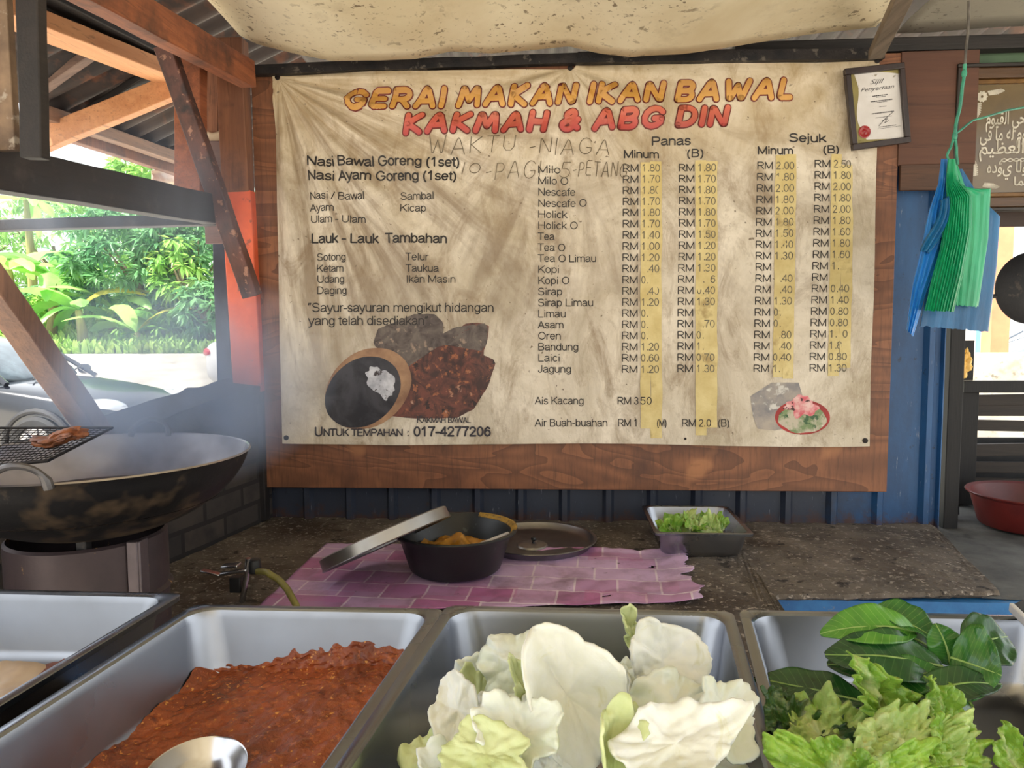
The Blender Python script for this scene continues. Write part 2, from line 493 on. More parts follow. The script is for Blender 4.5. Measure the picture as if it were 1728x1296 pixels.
def banner_mat():
    b = NB('dirty_vinyl')
    n1 = b.noise(b.co((1, 1, .8)), 3.2, 8, .68, .6)
    c = b.mix(b.rng(n1, .36, .66), srgb((226, 215, 198)), srgb((178, 164, 140)))
    n2 = b.noise(b.co((1.6, 1, .7), (0, R(40), 0)), 5.5, 8, .72, 1.0)
    c = b.mix(b.rng(n2, .50, .70, 0, .85), c, srgb((138, 116, 88)))
    n3 = b.noise(b.co(), 26, 7, .75)
    c = b.mix(b.rng(n3, .56, .78, 0, .6), c, srgb((140, 118, 88)))
    sp = b.n('ShaderNodeSeparateXYZ'); b.l(b.tc.outputs['Object'], sp.inputs[0])
    # darker brown streaks that fan out from the nails along the creases
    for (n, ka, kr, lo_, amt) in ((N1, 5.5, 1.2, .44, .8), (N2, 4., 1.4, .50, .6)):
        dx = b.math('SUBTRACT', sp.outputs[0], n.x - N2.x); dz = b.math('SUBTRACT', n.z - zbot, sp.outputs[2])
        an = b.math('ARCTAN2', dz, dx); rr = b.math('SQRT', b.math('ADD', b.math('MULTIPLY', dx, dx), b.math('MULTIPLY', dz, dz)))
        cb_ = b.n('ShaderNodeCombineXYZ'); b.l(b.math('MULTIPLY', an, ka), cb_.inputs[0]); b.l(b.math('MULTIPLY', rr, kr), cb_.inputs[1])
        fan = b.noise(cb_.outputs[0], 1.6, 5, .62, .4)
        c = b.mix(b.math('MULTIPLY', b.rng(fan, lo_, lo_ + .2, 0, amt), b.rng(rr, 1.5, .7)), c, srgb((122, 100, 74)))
    yel = b.math('ADD', b.rng(sp.outputs[2], .75, 1.30), b.math('MULTIPLY', b.math('SUBTRACT', n1, .5), .8))
    c = b.mix(b.rng(yel, .3, 1, 0, .4), c, srgb((200, 172, 122)))
    c = b.mix(b.rng(b.noise(b.co(), 60, 3, .5), .70, .74, 0, .8), c, srgb((96, 78, 58)))
    b.l(c, b.b.inputs['Base Color']); b.set(Roughness=.45)
    wv = b.noise(b.co((1, 1, 1)), 14, 6, .62, .5)
    wv2 = b.noise(b.co((2.2, 1, .8), (0, R(38), 0)), 7, 5, .6, 1.5)
    b.bump(b.math('ADD', wv, b.math('MULTIPLY', wv2, 1.3)), .55, .006)
    return b.m
PX = lambda u, v: (lerp(lerp(463, 1480, u), lerp(480, 1464, u), v), lerp(lerp(127, 98, u) + 9 * math.sin(math.pi * u) * (1 if u < .5 else .4) - 2, lerp(747, 751, u) + 2 * math.sin(u * 9), v))
bm = B()
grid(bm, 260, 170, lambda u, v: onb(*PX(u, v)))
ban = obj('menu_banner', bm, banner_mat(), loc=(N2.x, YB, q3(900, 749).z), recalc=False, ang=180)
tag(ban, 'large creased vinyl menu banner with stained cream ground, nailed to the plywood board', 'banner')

# --- lettering tools
TXT = {}
def text_geo(s, bold=0., shear=0.):
    k = (s, bold, shear)
    if k in TXT: return TXT[k]
    cu = bpy.data.curves.new('tmp', 'FONT')
    cu.body = s; cu.size = 1; cu.offset = bold; cu.shear = shear; cu.resolution_u = 3; cu.fill_mode = 'BOTH'
    o = bpy.data.objects.new('tmp', cu); col.objects.link(o)
    me = bpy.data.meshes.new_from_object(o)
    vs = [v.co.copy() for v in me.vertices]; fs = [tuple(p.vertices) for p in me.polygons]
    bpy.data.objects.remove(o); bpy.data.curves.remove(cu); bpy.data.meshes.remove(me)
    if not vs: TXT[k] = ([], [], 0, 1, 0, 1); return TXT[k]
    TXT[k] = (vs, fs, min(v.x for v in vs), max(v.x for v in vs), min(v.y for v in vs), max(v.y for v in vs))
    return TXT[k]
def add_text(bm, s, x0, x1, yb, cap, place, bold=0., shear=0., slope=0.):
    """text set between x0 and x1 with capitals 'cap' high above baseline yb (y down), through place(x, y)"""
    vs, fs, a, c, _, _ = text_geo(s, bold, shear)
    if not vs: return
    sx = (x1 - x0) / max(c - a, 1e-6); sy = cap / .70
    bv = [bm.verts.new(place(x0 + (v.x - a) * sx, yb - v.y * sy + slope * (v.x - a) * sx)) for v in vs]
    for f in fs:
        try: bm.faces.new([bv[i] for i in f])
        except ValueError: pass
def arc(cx, cy, rx, ry, a0, a1, n=10):
    return [(cx + rx * math.cos(R(lerp(a0, a1, i / n))), cy + ry * math.sin(R(lerp(a0, a1, i / n)))) for i in range(n + 1)]
SF = {  # stroke letters in a box 0..w by 0..1 (y up)
    'G': (.85, [arc(.45, .5, .45, .5, 35, 325) + [(.82, .42), (.5, .42)]]),
    'E': (.62, [[(.62, 1), (.12, 1), (0, .9), (0, .1), (.12, 0), (.62, 0)], [(0, .52), (.52, .52)]]),
    'R': (.72, [[(0, 0), (0, 1), (.4, 1)] + arc(.42, .74, .28, .26, 90, -90, 8) + [(.1, .48)], [(.34, .48), (.72, 0)]]),
    'A': (.85, [[(0, 0), (.34, .9), (.43, 1), (.52, .9), (.85, 0)], [(.16, .34), (.69, .34)]]),
    'I': (.0, [[(0, 0), (0, 1)]]),
    'M': (.95, [[(0, 0), (.12, .95), (.2, .95), (.475, .3), (.75, .95), (.83, .95), (.95, 0)]]),
    'K': (.68, [[(0, 0), (0, 1)], [(.66, 1), (.05, .5), (.68, 0)]]),
    'N': (.72, [[(0, 0), (0, .95), (.08, .95), (.64, .05), (.72, .05), (.72, 1)]]),
    'B': (.68, [[(0, 0), (0, 1), (.36, 1)] + arc(.38, .76, .25, .24, 90, -90, 8) + [(.05, .52)], [(.34, .52)] + arc(.4, .26, .28, .26, 90, -90, 8) + [(0, 0)]]),
    'W': (1.05, [[(0, 1), (.2, .04), (.28, .04), (.52, .75), (.76, .04), (.84, .04), (1.05, 1)]]),
    'L': (.52, [[(0, 1), (0, .1), (.1, 0), (.52, 0)]]),
    'H': (.7, [[(0, 0), (0, 1)], [(.7, 0), (.7, 1)], [(0, .5), (.7, .5)]]),
    'D': (.74, [[(0, 0), (0, 1), (.3, 1)] + arc(.3, .5, .44, .5, 90, -90, 12) + [(0, 0)]]),
    '&': (.8, [[(.8, 0), (.2, .65)] + arc(.36, .8, .2, .2, 215, -45, 10) + [(.1, .42)] + arc(.3, .24, .28, .24, 140, 330, 10) + [(.75, .5)]]),
    'T': (.7, [[(0, 1), (.7, 1)], [(.35, 1), (.35, 0)]]), 'U': (.7, [[(0, 1), (.02, .25), (.2, 0), (.5, 0), (.68, .25), (.7, 1)]]),
    'P': (.6, [[(0, 0), (.06, 1), (.35, 1)] + arc(.35, .74, .25, .26, 90, -90, 8) + [(.04, .46)]]),
    '1': (.1, [[(0, 0), (.1, 1)]]), '0': (.7, [arc(.35, .5, .35, .4, 0, 360, 14)]), '5': (.5, [[(.5, 1), (.08, 1), (.04, .6)] + arc(.2, .3, .3, .3, 90, -150, 10)]),
    '-': (.35, [[(0, .45), (.35, .5)]]), ' ': (.45, []),
}
def stroke(bm, pts, hw, place):
    P = [Vector(p) for p in pts]
    for i in range(1, len(P) - 1):          # a sharp corner ends one stroke and starts the next
        a, c = P[i] - P[i - 1], P[i + 1] - P[i]
        if a.length > 1e-6 and c.length > 1e-6 and a.angle(c) > R(48):
            stroke(bm, P[:i + 1], hw, place); stroke(bm, P[i:], hw, place); return
    Q = [P[0]]
    for a, c in zip(P, P[1:]):
        n = max(1, int((c - a).length / 7))
        Q += [a.lerp(c, (i + 1) / n) for i in range(n)]
    nrm = []
    for i in range(len(Q)):
        d = (Q[min(i + 1, len(Q) - 1)] - Q[max(i - 1, 0)])
        d = d.normalized() if d.length > 1e-6 else Vector((1, 0))
        nrm.append(Vector((-d.y, d.x)))
    L_ = [bm.verts.new(place(*(q + n * hw))) for q, n in zip(Q, nrm)]; R_ = [bm.verts.new(place(*(q - n * hw))) for q, n in zip(Q, nrm)]
    for i in range(len(Q) - 1): bm.faces.new((L_[i], L_[i + 1], R_[i + 1], R_[i]))
    caps = [P[0], P[-1]] + (P[1:-1] if hw > 3 else [])
    for c in caps:
        k = 12 if hw > 3 else 6
        bm.faces.new([bm.verts.new(place(c.x + hw * math.cos(2 * math.pi * i / k), c.y + hw * math.sin(2 * math.pi * i / k))) for i in range(k)])
def stroke_line(bm, s, x0, x1, yb0, yb1, hgt, hw, place, shear=.22, gap=.42, jit=0., sp=.45, seed=1):
    rd = random.Random(seed)
    tot = 0
    adv = []
    for ch in s:
        adv.append(tot); tot += SF[ch][0] * (1 if ch != ' ' else 0) + (sp if ch == ' ' else gap)
    tot -= gap
    kx = (x1 - x0) / tot
    for ch, a in zip(s, adv):
        jy = rd.uniform(-jit, jit); sc_ = 1 + rd.uniform(-jit, jit) * .04
        for pl in SF[ch][1]:
            pts = []
            for (lx, ly) in pl:
                X = x0 + (a + lx) * kx; yb = lerp(yb0, yb1, (X - x0) / (x1 - x0))
                pts.append((X + ly * hgt * shear, yb - ly * hgt * sc_ + jy))
            stroke(bm, pts, hw, place)

# monoline sans-serif letters in units of the capital height: (advance, strokes)
XH = .73
def _o(cx=.39, rx=.28): return arc(cx, XH / 2, rx, XH / 2 - .03, 0, 360, 16)
UC = {
    'A': (.93, [[(.05, 0), (.465, 1), (.88, 0)], [(.19, .33), (.74, .33)]]), 'B': (.93, [[(.13, 0), (.13, 1), (.5, 1)] + arc(.52, .76, .24, .24, 90, -90, 8) + [(.13, .52)], [(.5, .52)] + arc(.55, .26, .27, .26, 90, -90, 8) + [(.13, 0)]]),
    'D': (1.01, [[(.13, 0), (.13, 1), (.45, 1)] + arc(.45, .5, .45, .5, 90, -90, 12) + [(.13, 0)]]), 'G': (1.09, [arc(.54, .5, .43, .5, 40, 325, 16) + [(.97, .3), (.97, .48), (.6, .48)]]),
    'H': (1.01, [[(.13, 0), (.13, 1)], [(.88, 0), (.88, 1)], [(.13, .53), (.88, .53)]]), 'I': (.39, [[(.195, 0), (.195, 1)]]), 'J': (.7, [[(.55, 1), (.55, .28)] + arc(.31, .26, .24, .26, 0, -170, 8)]),
    'K': (.93, [[(.13, 0), (.13, 1)], [(.85, 1), (.13, .36)], [(.38, .58), (.88, 0)]]), 'L': (.78, [[(.13, 1), (.13, 0), (.72, 0)]]), 'M': (1.16, [[(.12, 0), (.12, 1), (.58, .05), (1.04, 1), (1.04, 0)]]),
    'N': (1.01, [[(.13, 0), (.13, 1), (.88, 0), (.88, 1)]]), 'O': (1.09, [arc(.545, .5, .44, .5, 0, 360, 20)]), 'P': (.93, [[(.13, 0), (.13, 1), (.5, 1)] + arc(.55, .73, .28, .27, 90, -90, 8) + [(.13, .46)]]),
    'R': (1.01, [[(.13, 0), (.13, 1), (.55, 1)] + arc(.58, .74, .28, .26, 90, -90, 8) + [(.13, .48)], [(.5, .48), (.92, 0)]]), 'S': (.93, [arc(.46, .76, .33, .24, 20, 270, 12) + arc(.46, .26, .36, .26, 90, -160, 12)]),
    'T': (.85, [[(.04, 1), (.81, 1)], [(.425, 1), (.425, 0)]]), 'U': (1.01, [[(.13, 1), (.13, .36)] + arc(.505, .36, .375, .36, 180, 360, 12) + [(.88, 1)]]), 'E': (.93, [[(.82, 1), (.13, 1), (.13, 0), (.84, 0)], [(.13, .52), (.78, .52)]]),
    'W': (1.32, [[(.03, 1), (.32, 0), (.66, 1), (1., 0), (1.29, 1)]]),
    'a': (.78, [arc(.37, XH - .2, .26, .2, 165, 0, 8) + [(.63, .12), (.70, 0)], [(.63, XH * .58), (.35, XH * .54)] + arc(.32, .18, .23, .18, 90, 300, 10) + [(.63, .2)]]),
    'b': (.78, [[(.11, 1), (.11, 0)], arc(.4, XH / 2, .28, XH / 2, 0, 360, 16)]), 'c': (.7, [arc(.37, XH / 2, .28, XH / 2, 45, 315, 14)]), 'd': (.78, [[(.67, 1), (.67, 0)], arc(.38, XH / 2, .28, XH / 2, 0, 360, 16)]),
    'e': (.78, [[(.1, .38), (.68, .38)] + arc(.39, XH / 2, .29, XH / 2, 5, 318, 16)]), 'f': (.39, [[(.38, 1)] + arc(.3, .86, .12, .14, 90, 180, 5) + [(.18, 0)], [(.02, XH), (.36, XH)]]),
    'g': (.78, [arc(.38, XH / 2, .28, XH / 2, 0, 360, 16), [(.66, XH), (.66, -.06)] + arc(.39, -.06, .27, .2, 0, -155, 8)]), 'h': (.78, [[(.11, 1), (.11, 0)], [(.11, .42)] + arc(.38, .44, .27, XH - .44, 180, 0, 10) + [(.65, 0)]]),
    'i': (.31, [[(.155, 0), (.155, XH - .07)], [(.155, .95), (.155, 1.0)]]), 'j': (.31, [[(.155, XH - .07), (.155, -.15)] + arc(.06, -.15, .095, .12, 0, -90, 4), [(.155, .9), (.155, 1)]]), 'k': (.7, [[(.11, 1), (.11, 0)], [(.62, XH), (.11, .26)], [(.3, .42), (.66, 0)]]),
    'l': (.31, [[(.155, 0), (.155, 1)]]), 'm': (1.16, [[(.1, XH), (.1, 0)], [(.1, .48)] + arc(.34, .48, .24, XH - .48, 180, 0, 8) + [(.58, 0)], [(.58, .48)] + arc(.82, .48, .24, XH - .48, 180, 0, 8) + [(1.06, 0)]]),
    'n': (.78, [[(.11, XH), (.11, 0)], [(.11, .42)] + arc(.38, .44, .27, XH - .44, 180, 0, 10) + [(.65, 0)]]), 'o': (.78, [arc(.39, XH / 2, .29, XH / 2, 0, 360, 16)]), 'p': (.78, [[(.11, XH), (.11, -.28)], arc(.4, XH / 2, .28, XH / 2, 0, 360, 16)]),
    'r': (.47, [[(.11, XH), (.11, 0)], [(.11, .42)] + arc(.36, .42, .25, XH - .43, 180, 75, 6)]), 's': (.7, [arc(.35, XH * .74, .23, XH * .26, 20, 270, 10) + arc(.35, XH * .25, .25, XH * .25, 90, -160, 10)]),
    't': (.39, [[(.2, .95), (.2, .14)] + arc(.31, .12, .11, .12, 180, 290, 5), [(.03, XH), (.36, XH)]]), 'u': (.78, [[(.11, XH), (.11, .3)] + arc(.38, .3, .27, .3, 180, 360, 10) + [(.65, XH)], [(.65, .3), (.65, 0)]]),
    'w': (1.01, [[(.03, XH), (.27, 0), (.505, XH), (.74, 0), (.98, XH)]]), 'y': (.7, [[(.04, XH), (.35, 0)], [(.66, XH), (.3, -.2), (.2, -.28), (.08, -.27)]]),
    '0': (.78, [arc(.39, .5, .28, .5, 0, 360, 16)]), '1': (.78, [[(.18, .76), (.42, 1), (.42, 0)]]), '2': (.78, [arc(.38, .72, .27, .28, 165, -30, 10) + [(.1, 0), (.68, 0)]]), '3': (.78, [arc(.37, .75, .24, .25, 160, -90, 10), arc(.37, .26, .28, .26, 90, -165, 10)]),
    '4': (.78, [[(.55, 0), (.55, 1), (.06, .3), (.72, .3)]]), '5': (.78, [[(.64, 1), (.2, 1), (.13, .52)] + arc(.38, .32, .28, .32, 130, -160, 12)]), '6': (.78, [arc(.39, .32, .28, .32, 0, 360, 14), [(.11, .35), (.16, .75), (.4, 1), (.62, .86)]]),
    '7': (.78, [[(.08, 1), (.68, 1), (.4, .5), (.32, 0)]]), '8': (.78, [arc(.39, .76, .23, .24, 0, 360, 12), arc(.39, .27, .28, .27, 0, 360, 14)]),
    '.': (.39, [[(.15, .0), (.15, .1)]]), ':': (.39, [[(.2, 0), (.2, .1)], [(.2, .6), (.2, .7)]]), '/': (.39, [[(.02, 0), (.37, 1)]]), '-': (.47, [[(.06, .37), (.41, .37)]]), ' ': (.39, []),
    '(': (.47, [arc(.48, .36, .34, .66, 115, 245, 8)]), ')': (.47, [arc(-.02, .36, .34, .66, 65, -65, 8)]), '\u201c': (.47, [[(.16, 1), (.1, .8)], [(.34, 1), (.28, .8)]]), '\u201d': (.47, [[(.18, 1), (.1, .78)], [(.36, 1), (.28, .78)]]),
}
def sans(bm, s, x0, x1, yb, cap, place, bold=0., thin=1.):
    tot = sum(UC[c][0] for c in s) - .2
    kx = (x1 - x0) / tot; a = -.1
    for c in s:
        for pl in UC[c][1]: stroke(bm, [(x0 + (a + lx) * kx, yb - ly * cap) for lx, ly in pl], cap * (.095 if bold > .01 else .066) * thin, place)
        a += UC[c][0]
m_ol = M('dark_red_ink', (120, 44, 40), (104, 40, 34), scale=10, rough=.6)
def grad_mat(name, c_lo, c_hi, z0, z1):
    b = NB(name)
    sp = b.n('ShaderNodeSeparateXYZ'); b.l(b.tc.outputs['Object'], sp.inputs[0])
    c = b.mix(b.rng(sp.outputs[2], z0, z1), srgb(c_lo), srgb(c_hi))
    c = b.mix(b.rng(b.noise(b.co(), 12, 6, .7), .45, .8, 0, .45), c, srgb((150, 110, 70)))
    b.l(c, b.b.inputs['Base Color']); b.set(Roughness=.5)
    return b.m
zb = WP[ban.name].z
za, zd = q3(900, 190).z - zb, q3(900, 150).z - zb
ze, zf_ = q3(900, 225).z - zb, q3(900, 185).z - zb
P1 = lambda x, y: onb(x, y, .0018); P2 = lambda x, y: onb(x, y, .0022); P3 = lambda x, y: onb(x, y, .0030); P4 = lambda x, y: onb(x, y, .0046)
for i, (s, x0, x1, y0, y1, mt) in enumerate((('GERAI MAKAN IKAN BAWAL', 587, 1330, 184, 167, grad_mat('gold_ink', (216, 164, 84), (188, 134, 58), za, zd)),
                                           ('KAKMAH & ABG DIN', 686, 1220, 226, 212, grad_mat('salmon_ink', (176, 60, 60), (206, 106, 80), ze, zf_)))):
    bm = B(); stroke_line(bm, s, x0, x1, y0, y1, 28, 6.5, P1); o1 = obj('heading_outline', bm, m_ol, ban, smooth=False)
    bm = B(); stroke_line(bm, s, x0, x1, y0, y1, 28, 4.5, P4); o2 = obj('heading_lettering', bm, mt, ban, smooth=False)
    o2['label'] = ('gold stall name lettering', 'salmon red stall name lettering')[i]
m_ink = M('faded_black_ink', (44, 37, 34), (34, 30, 29), scale=30, rough=.6)
m_ink2 = M('grey_ink', (92, 86, 74), (120, 112, 92), scale=60, rough=.7)
bm = B()
BD = .022
for (s, x0, x1, y, cap, bd) in (
    ('Nasi Bawal Goreng (1set)', 524, 775, 281, 14.5, BD), ('Nasi Ayam Goreng (1set)', 524, 770, 305, 14.5, BD),
    ('Nasi / Bawal', 525, 617, 337, 11.5, .002), ('Ayam', 525, 566, 357, 11.5, .002), ('Ulam - Ulam', 526, 617, 376, 11.5, .002),
    ('Sambal', 677, 733, 337, 11.5, .002), ('Kicap', 677, 719, 357, 11.5, .002), ('Lauk - Lauk  Tambahan', 528, 754, 410, 14.5, BD),
    ('Sotong', 537, 586, 440, 11.5, .002), ('Ketam', 537, 582, 459, 11.5, .002), ('Udang', 538, 583, 477, 11.5, .002), ('Daging', 538, 587, 496, 11.5, .002),
    ('Telur', 688, 724, 440, 11.5, .002), ('Taukua', 688, 741, 459, 11.5, .002), ('Ikan Masin', 688, 769, 477, 11.5, .002),
    ('\u201cSayur-sayuran mengikut hidangan', 524, 833, 526, 14, .004), ('yang telah disediakan\u201d', 525, 723, 548, 14, .004),
    ('Ais Kacang', 904, 984, 681, 11.5, .004), ('RM 3', 1042, 1076, 681, 11.5, .004), ('50', 1080, 1098, 681, 11.5, .004), ('Air Buah-buahan', 904, 1024, 718, 11.5, .004),
    ('RM 1', 1043, 1075, 718, 11.5, .004), ('(M)', 1108, 1123, 718, 11.5, .004), ('RM 2.0', 1150, 1197, 718, 11.5, .004), ('(B)', 1210, 1228, 718, 11.5, .004),
    ('Panas', 1100, 1163, 246, 13, BD), ('Minum', 1053, 1110, 268, 12, BD), ('(B)', 1159, 1185, 266, 12, BD),
    ('Sejuk', 1330, 1390, 241, 13, BD), ('Minum', 1277, 1335, 262, 12, BD), ('(B)', 1387, 1412, 260, 12, BD)):
    sans(bm, s, x0, x1, y, cap, P3 if x0 > 1070 and y > 600 else P1, bold=bd)
obj('menu_lettering', bm, m_ink, ban, smooth=False)
names = [('Milo', 36), ('Milo O', 49), ('Nescafe', 61), ('Nescafe O', 80), ('Holick', 47), ('Holick O', 65), ('Tea', 26), ('Tea O', 44), ('Tea O Limau', 96), ('Kopi', 34),
         ('Kopi O', 51), ('Sirap', 39), ('Sirap Limau', 91), ('Limau', 45), ('Asam', 41), ('Oren', 37), ('Bandung', 66), ('Laici', 35), ('Jagung', 54)]
cols = [(1051, 1049, 291, 628, '1.80 1.70 1.80 1.70 1.80 1.70 1.40 1.00 1.20 _.40 0._ _.40 1.20 0._ 0._ 0._ 1.20 0.60 1.20'),
        (1145, 1142, 290, 627, '1.80 1.70 1.80 1.70 1.80 1.70 1.50 1.20 1.20 1.30 _._6 0.40 1.30 _ _.70 0._ 1._ 0.70 1.30'),
        (1276, 1270, 287, 627, '2.00 1.80 2.00 1.80 2.00 1.80 1.50 1.40 1.30 _ _.40 _.40 1.30 0._ 0._ _.80 _.40 0.40 1._'),
        (1372, 1364, 284, 626, '2.50 1.80 2.00 1.80 2.00 1.80 1.60 1.80 1.60 1._ _ 0.40 1.40 0.80 0.80 1._0 1.8_ 0.80 1.30')]
bm = B(); bmd = B()
for i, (s, wd) in enumerate(names):
    sans(bm, s, 909, 909 + wd, 294 + i * 18.55, 11.5, P1)
for (xa, xb, ya, yb, vals) in cols:
    for i, v in enumerate(vals.split()):
        t = i / 18; x = lerp(xa, xb, t); y = lerp(ya, yb, t)
        sans(bm, 'RM', x, x + 25, y, 11.5, P1)
        for k, ch in enumerate(v):
            if ch not in '_': sans(bmd, ch, x + 32 + (0, 10, 13, 22)[k], x + 32 + (6, 12, 20, 29)[k], y, 11.5, P3)
obj('drinks_lettering', bm, m_ink, ban, smooth=False)
obj('price_digits', bmd, m_ink2, ban, smooth=False)
# tape strips
m_tape = M('masking_tape', (214, 196, 138), (196, 174, 112), scale=14, rough=.5, bump=.4, bscale=30, spots=((12, .6, .12, (170, 146, 92)),))
for (xa, xb, ya, yb, wd) in ((1080, 1080, 276, 722, 17), (1096, 1097, 274, 738, 19), (1172, 1172, 272, 733, 18), (1190, 1189, 274, 720, 19),
                             (1306, 1302, 264, 636, 18), (1323, 1318, 262, 638, 18), (1400, 1394, 262, 634, 18), (1417, 1413, 280, 620, 19)):
    bm = B()
    def tp(u, v, xa=xa, xb=xb, ya=ya, yb=yb, wd=wd):
        y = lerp(ya, yb, v); x = lerp(xa, xb, v) + wd * u + 1.5 * nz(v * 9, xa)
        return onb(x, y, .0017 + .0022 * abs(nz(v * 14, xa * .1, u)))
    grid(bm, 4, 60, tp); obj('masking_tape', bm, m_tape, ban, recalc=False)
bm = B()
sans(bm, 'K', 706, 713, 712, 11, P3, .1, .8); sans(bm, 'AKMAH BAWAL', 715, 795, 712, 8.5, P3, .1, .9)
sans(bm, 'U', 535, 546, 734, 14, P3, .1); sans(bm, 'NTUK TEMPAHAN', 549, 681, 734, 11, P3, .1); sans(bm, ':', 689, 692, 734, 11, P3, .1)
sans(bm, '017-4277206', 701, 828, 734, 14.5, P3, .1, 1.1)
obj('phone_lettering', bm, M('slate_ink', (62, 58, 64), (50, 46, 52), scale=20), ban, smooth=False)
m_pen = M('thin_pen_ink', (112, 98, 76), (92, 80, 62), scale=20)
bm = B()
PH = P3
for (s, x0, x1, y0, y1, h, sd) in (('WAKTU', 724, 868, 262, 258, 27, 1), ('-NIAGA', 893, 1027, 262, 262, 27, 2), ('10', 780, 810, 296, 296, 20, 3), ('-PAGI', 820, 910, 306, 300, 28, 4), ('-5', 926, 960, 300, 300, 24, 5), ('-PETANG', 966, 1056, 300, 300, 24, 6)):
    stroke_line(bm, s, x0, x1, y0, y1, h, .62, PH, shear=.12, gap=.35, jit=2, seed=sd)
obj('pen_lettering', bm, m_pen, ban, smooth=False)
# printed food pictures: flat print following the vinyl
def radial(bm, cx, cy, rfn, place, nr=8, nt=48, r0=0.):
    rings = []
    for i in range(nr + 1):
        q = lerp(r0, 1, i / nr)
        if q == 0: rings.append([bm.verts.new(place(cx, cy))]); continue
        rings.append([])
        for k in range(nt):
            a = 2 * math.pi * k / nt; rx, ry = rfn(a)
            rings[-1].append(bm.verts.new(place(cx + rx * q, cy + ry * q)))
    for i in range(nr):
        A, C = rings[i], rings[i + 1]
        for k in range(nt):
            k2 = (k + 1) % nt
            bm.faces.new((A[0], C[k], C[k2]) if len(A) == 1 else (A[k], C[k], C[k2], A[k2]))
def ell(rx, ry, rot, wob=0, seed=0):
    def f(a):
        q = 1 + wob * nz(math.cos(a) * 2 + seed, math.sin(a) * 2, seed)
        x, y = rx * math.cos(a) * q, ry * math.sin(a) * q
        return (x * math.cos(rot) - y * math.sin(rot), x * math.sin(rot) + y * math.cos(rot))
    return f
def star(pts, cx, cy):
    """outline through polygon points as radius by angle"""
    def f(a):
        dx, dy = math.cos(a), math.sin(a)
        best = 1.
        n = len(pts)
        for i in range(n):
            (x1, y1), (x2, y2) = pts[i], pts[(i + 1) % n]
            ex, ey = x2 - x1, y2 - y1
            den = dx * ey - dy * ex
            if abs(den) < 1e-9: continue
            t = ((x1 - cx) * ey - (y1 - cy) * ex) / den; s = ((x1 - cx) * dy - (y1 - cy) * dx) / den
            if t > 0 and -1e-6 <= s <= 1 + 1e-6: best = t if best == 1. else max(best, t)
        q = best * (1 + .02 * nz(a * 8, cx))
        return (dx * q, dy * q)
    return f
m_fish = M('printed_grilled_fish', (112, 62, 50), (62, 38, 34), scale=16, lo=.38, hi=.6, rough=.5, dist=1.5,
           spots=((40, .58, .08, (158, 96, 62)), (25, .62, .05, (44, 28, 26)), (20, .66, .05, (176, 140, 120))))
m_skin = M('printed_fish_skin', (112, 100, 92), (66, 54, 52), scale=22, dist=1, rough=.5, spots=((30, .6, .06, (150, 128, 112)),))
m_rimp = M('printed_bowl_rim', (176, 138, 104), (128, 92, 68), scale=10, rough=.5)
m_sau = M('printed_dark_sauce', (62, 60, 66), (34, 32, 38), scale=10, lo=.4, hi=.6, dist=.6, rough=.4)
m_glo = M('printed_sauce_shine', (206, 206, 212), (150, 150, 160), scale=24, rough=.4, spots=((28, .58, .04, (60, 50, 50)),))
pic = [('printed_fish', m_skin, [(632, 580), (640, 555), (700, 530), (735, 530), (750, 545), (750, 562), (720, 590), (690, 600), (650, 600)], 690, 568, .0012),
       ('printed_fish', m_fish, [(690, 600), (740, 575), (790, 545), (826, 545), (824, 575), (815, 598), (838, 608), (825, 650), (800, 690), (770, 705), (700, 705), (650, 700), (670, 640)], 755, 635, .0014),
       ('printed_fish_tail', m_skin, [(668, 600), (700, 588), (770, 552), (825, 545), (822, 580), (812, 594), (785, 575), (740, 585), (705, 610), (690, 620)], 745, 580, .0016)]
for nm, mt, pts, cx, cy, off in pic:
    bm = B(); radial(bm, cx, cy, star(pts, cx, cy), lambda x, y, off=off: onb(x, y, off), 8, 72); obj(nm, bm, mt, ban, recalc=False)
tl = R(-35)
for nm, mt, cx, cy, rx, ry, wob, off in (('printed_bowl', m_rimp, 623, 655, 78, 62, .02, .0018), ('printed_sauce', m_sau, 614, 661, 69, 54, .02, .0021), ('printed_shine', m_glo, 645, 643, 30, 20, .5, .0024)):
    bm = B(); radial(bm, cx, cy, ell(rx, ry, R(-38) if nm != 'printed_shine' else R(50), wob, 3), lambda x, y, off=off: onb(x, y, off), 6, 56); obj(nm, bm, mt, ban, recalc=False)
m_gls = M('printed_iced_drink', (172, 160, 148), (120, 118, 122), scale=14, rough=.5, spots=((20, .6, .05, (200, 196, 190)),))
for nm, mt, pts, cx, cy, off in (
        ('printed_glass', m_gls, [(1264, 668), (1300, 645), (1345, 645), (1352, 670), (1330, 720), (1305, 725), (1275, 722), (1268, 700)], 1305, 685, .0012),):
    bm = B(); radial(bm, cx, cy, star(pts, cx, cy), lambda x, y: onb(x, y, .0012), 6, 48); obj(nm, bm, mt, ban, recalc=False)
m_rb = M('printed_red_bowl', (170, 48, 44), (140, 40, 38), scale=10)
m_ice = M('printed_shaved_ice', (190, 180, 160), (120, 140, 96), scale=26, lo=.42, hi=.58, spots=((20, .58, .04, (60, 92, 60)), (24, .62, .04, (220, 210, 200))))
m_pk = M('printed_pink_ice', (206, 92, 104), (226, 190, 184), scale=40, spots=((30, .62, .03, (70, 40, 40)),))
for nm, mt, cx, cy, rx, ry, wob, off in (('printed_dish', m_rb, 1351, 703, 46, 29, 0, .0014), ('printed_ice', m_ice, 1351, 705, 40, 24, .1, .0017), ('printed_ice_top', m_pk, 1350, 683, 26, 17, .6, .002)):
    bm = B(); radial(bm, cx, cy, ell(rx, ry, 0, wob, 5), lambda x, y, off=off: onb(x, y, off), 5, 44); obj(nm, bm, mt, ban, recalc=False)
m_nail = M('rusty_nail', (44, 36, 32), (28, 24, 24), scale=40, metal=.6, rough=.5)
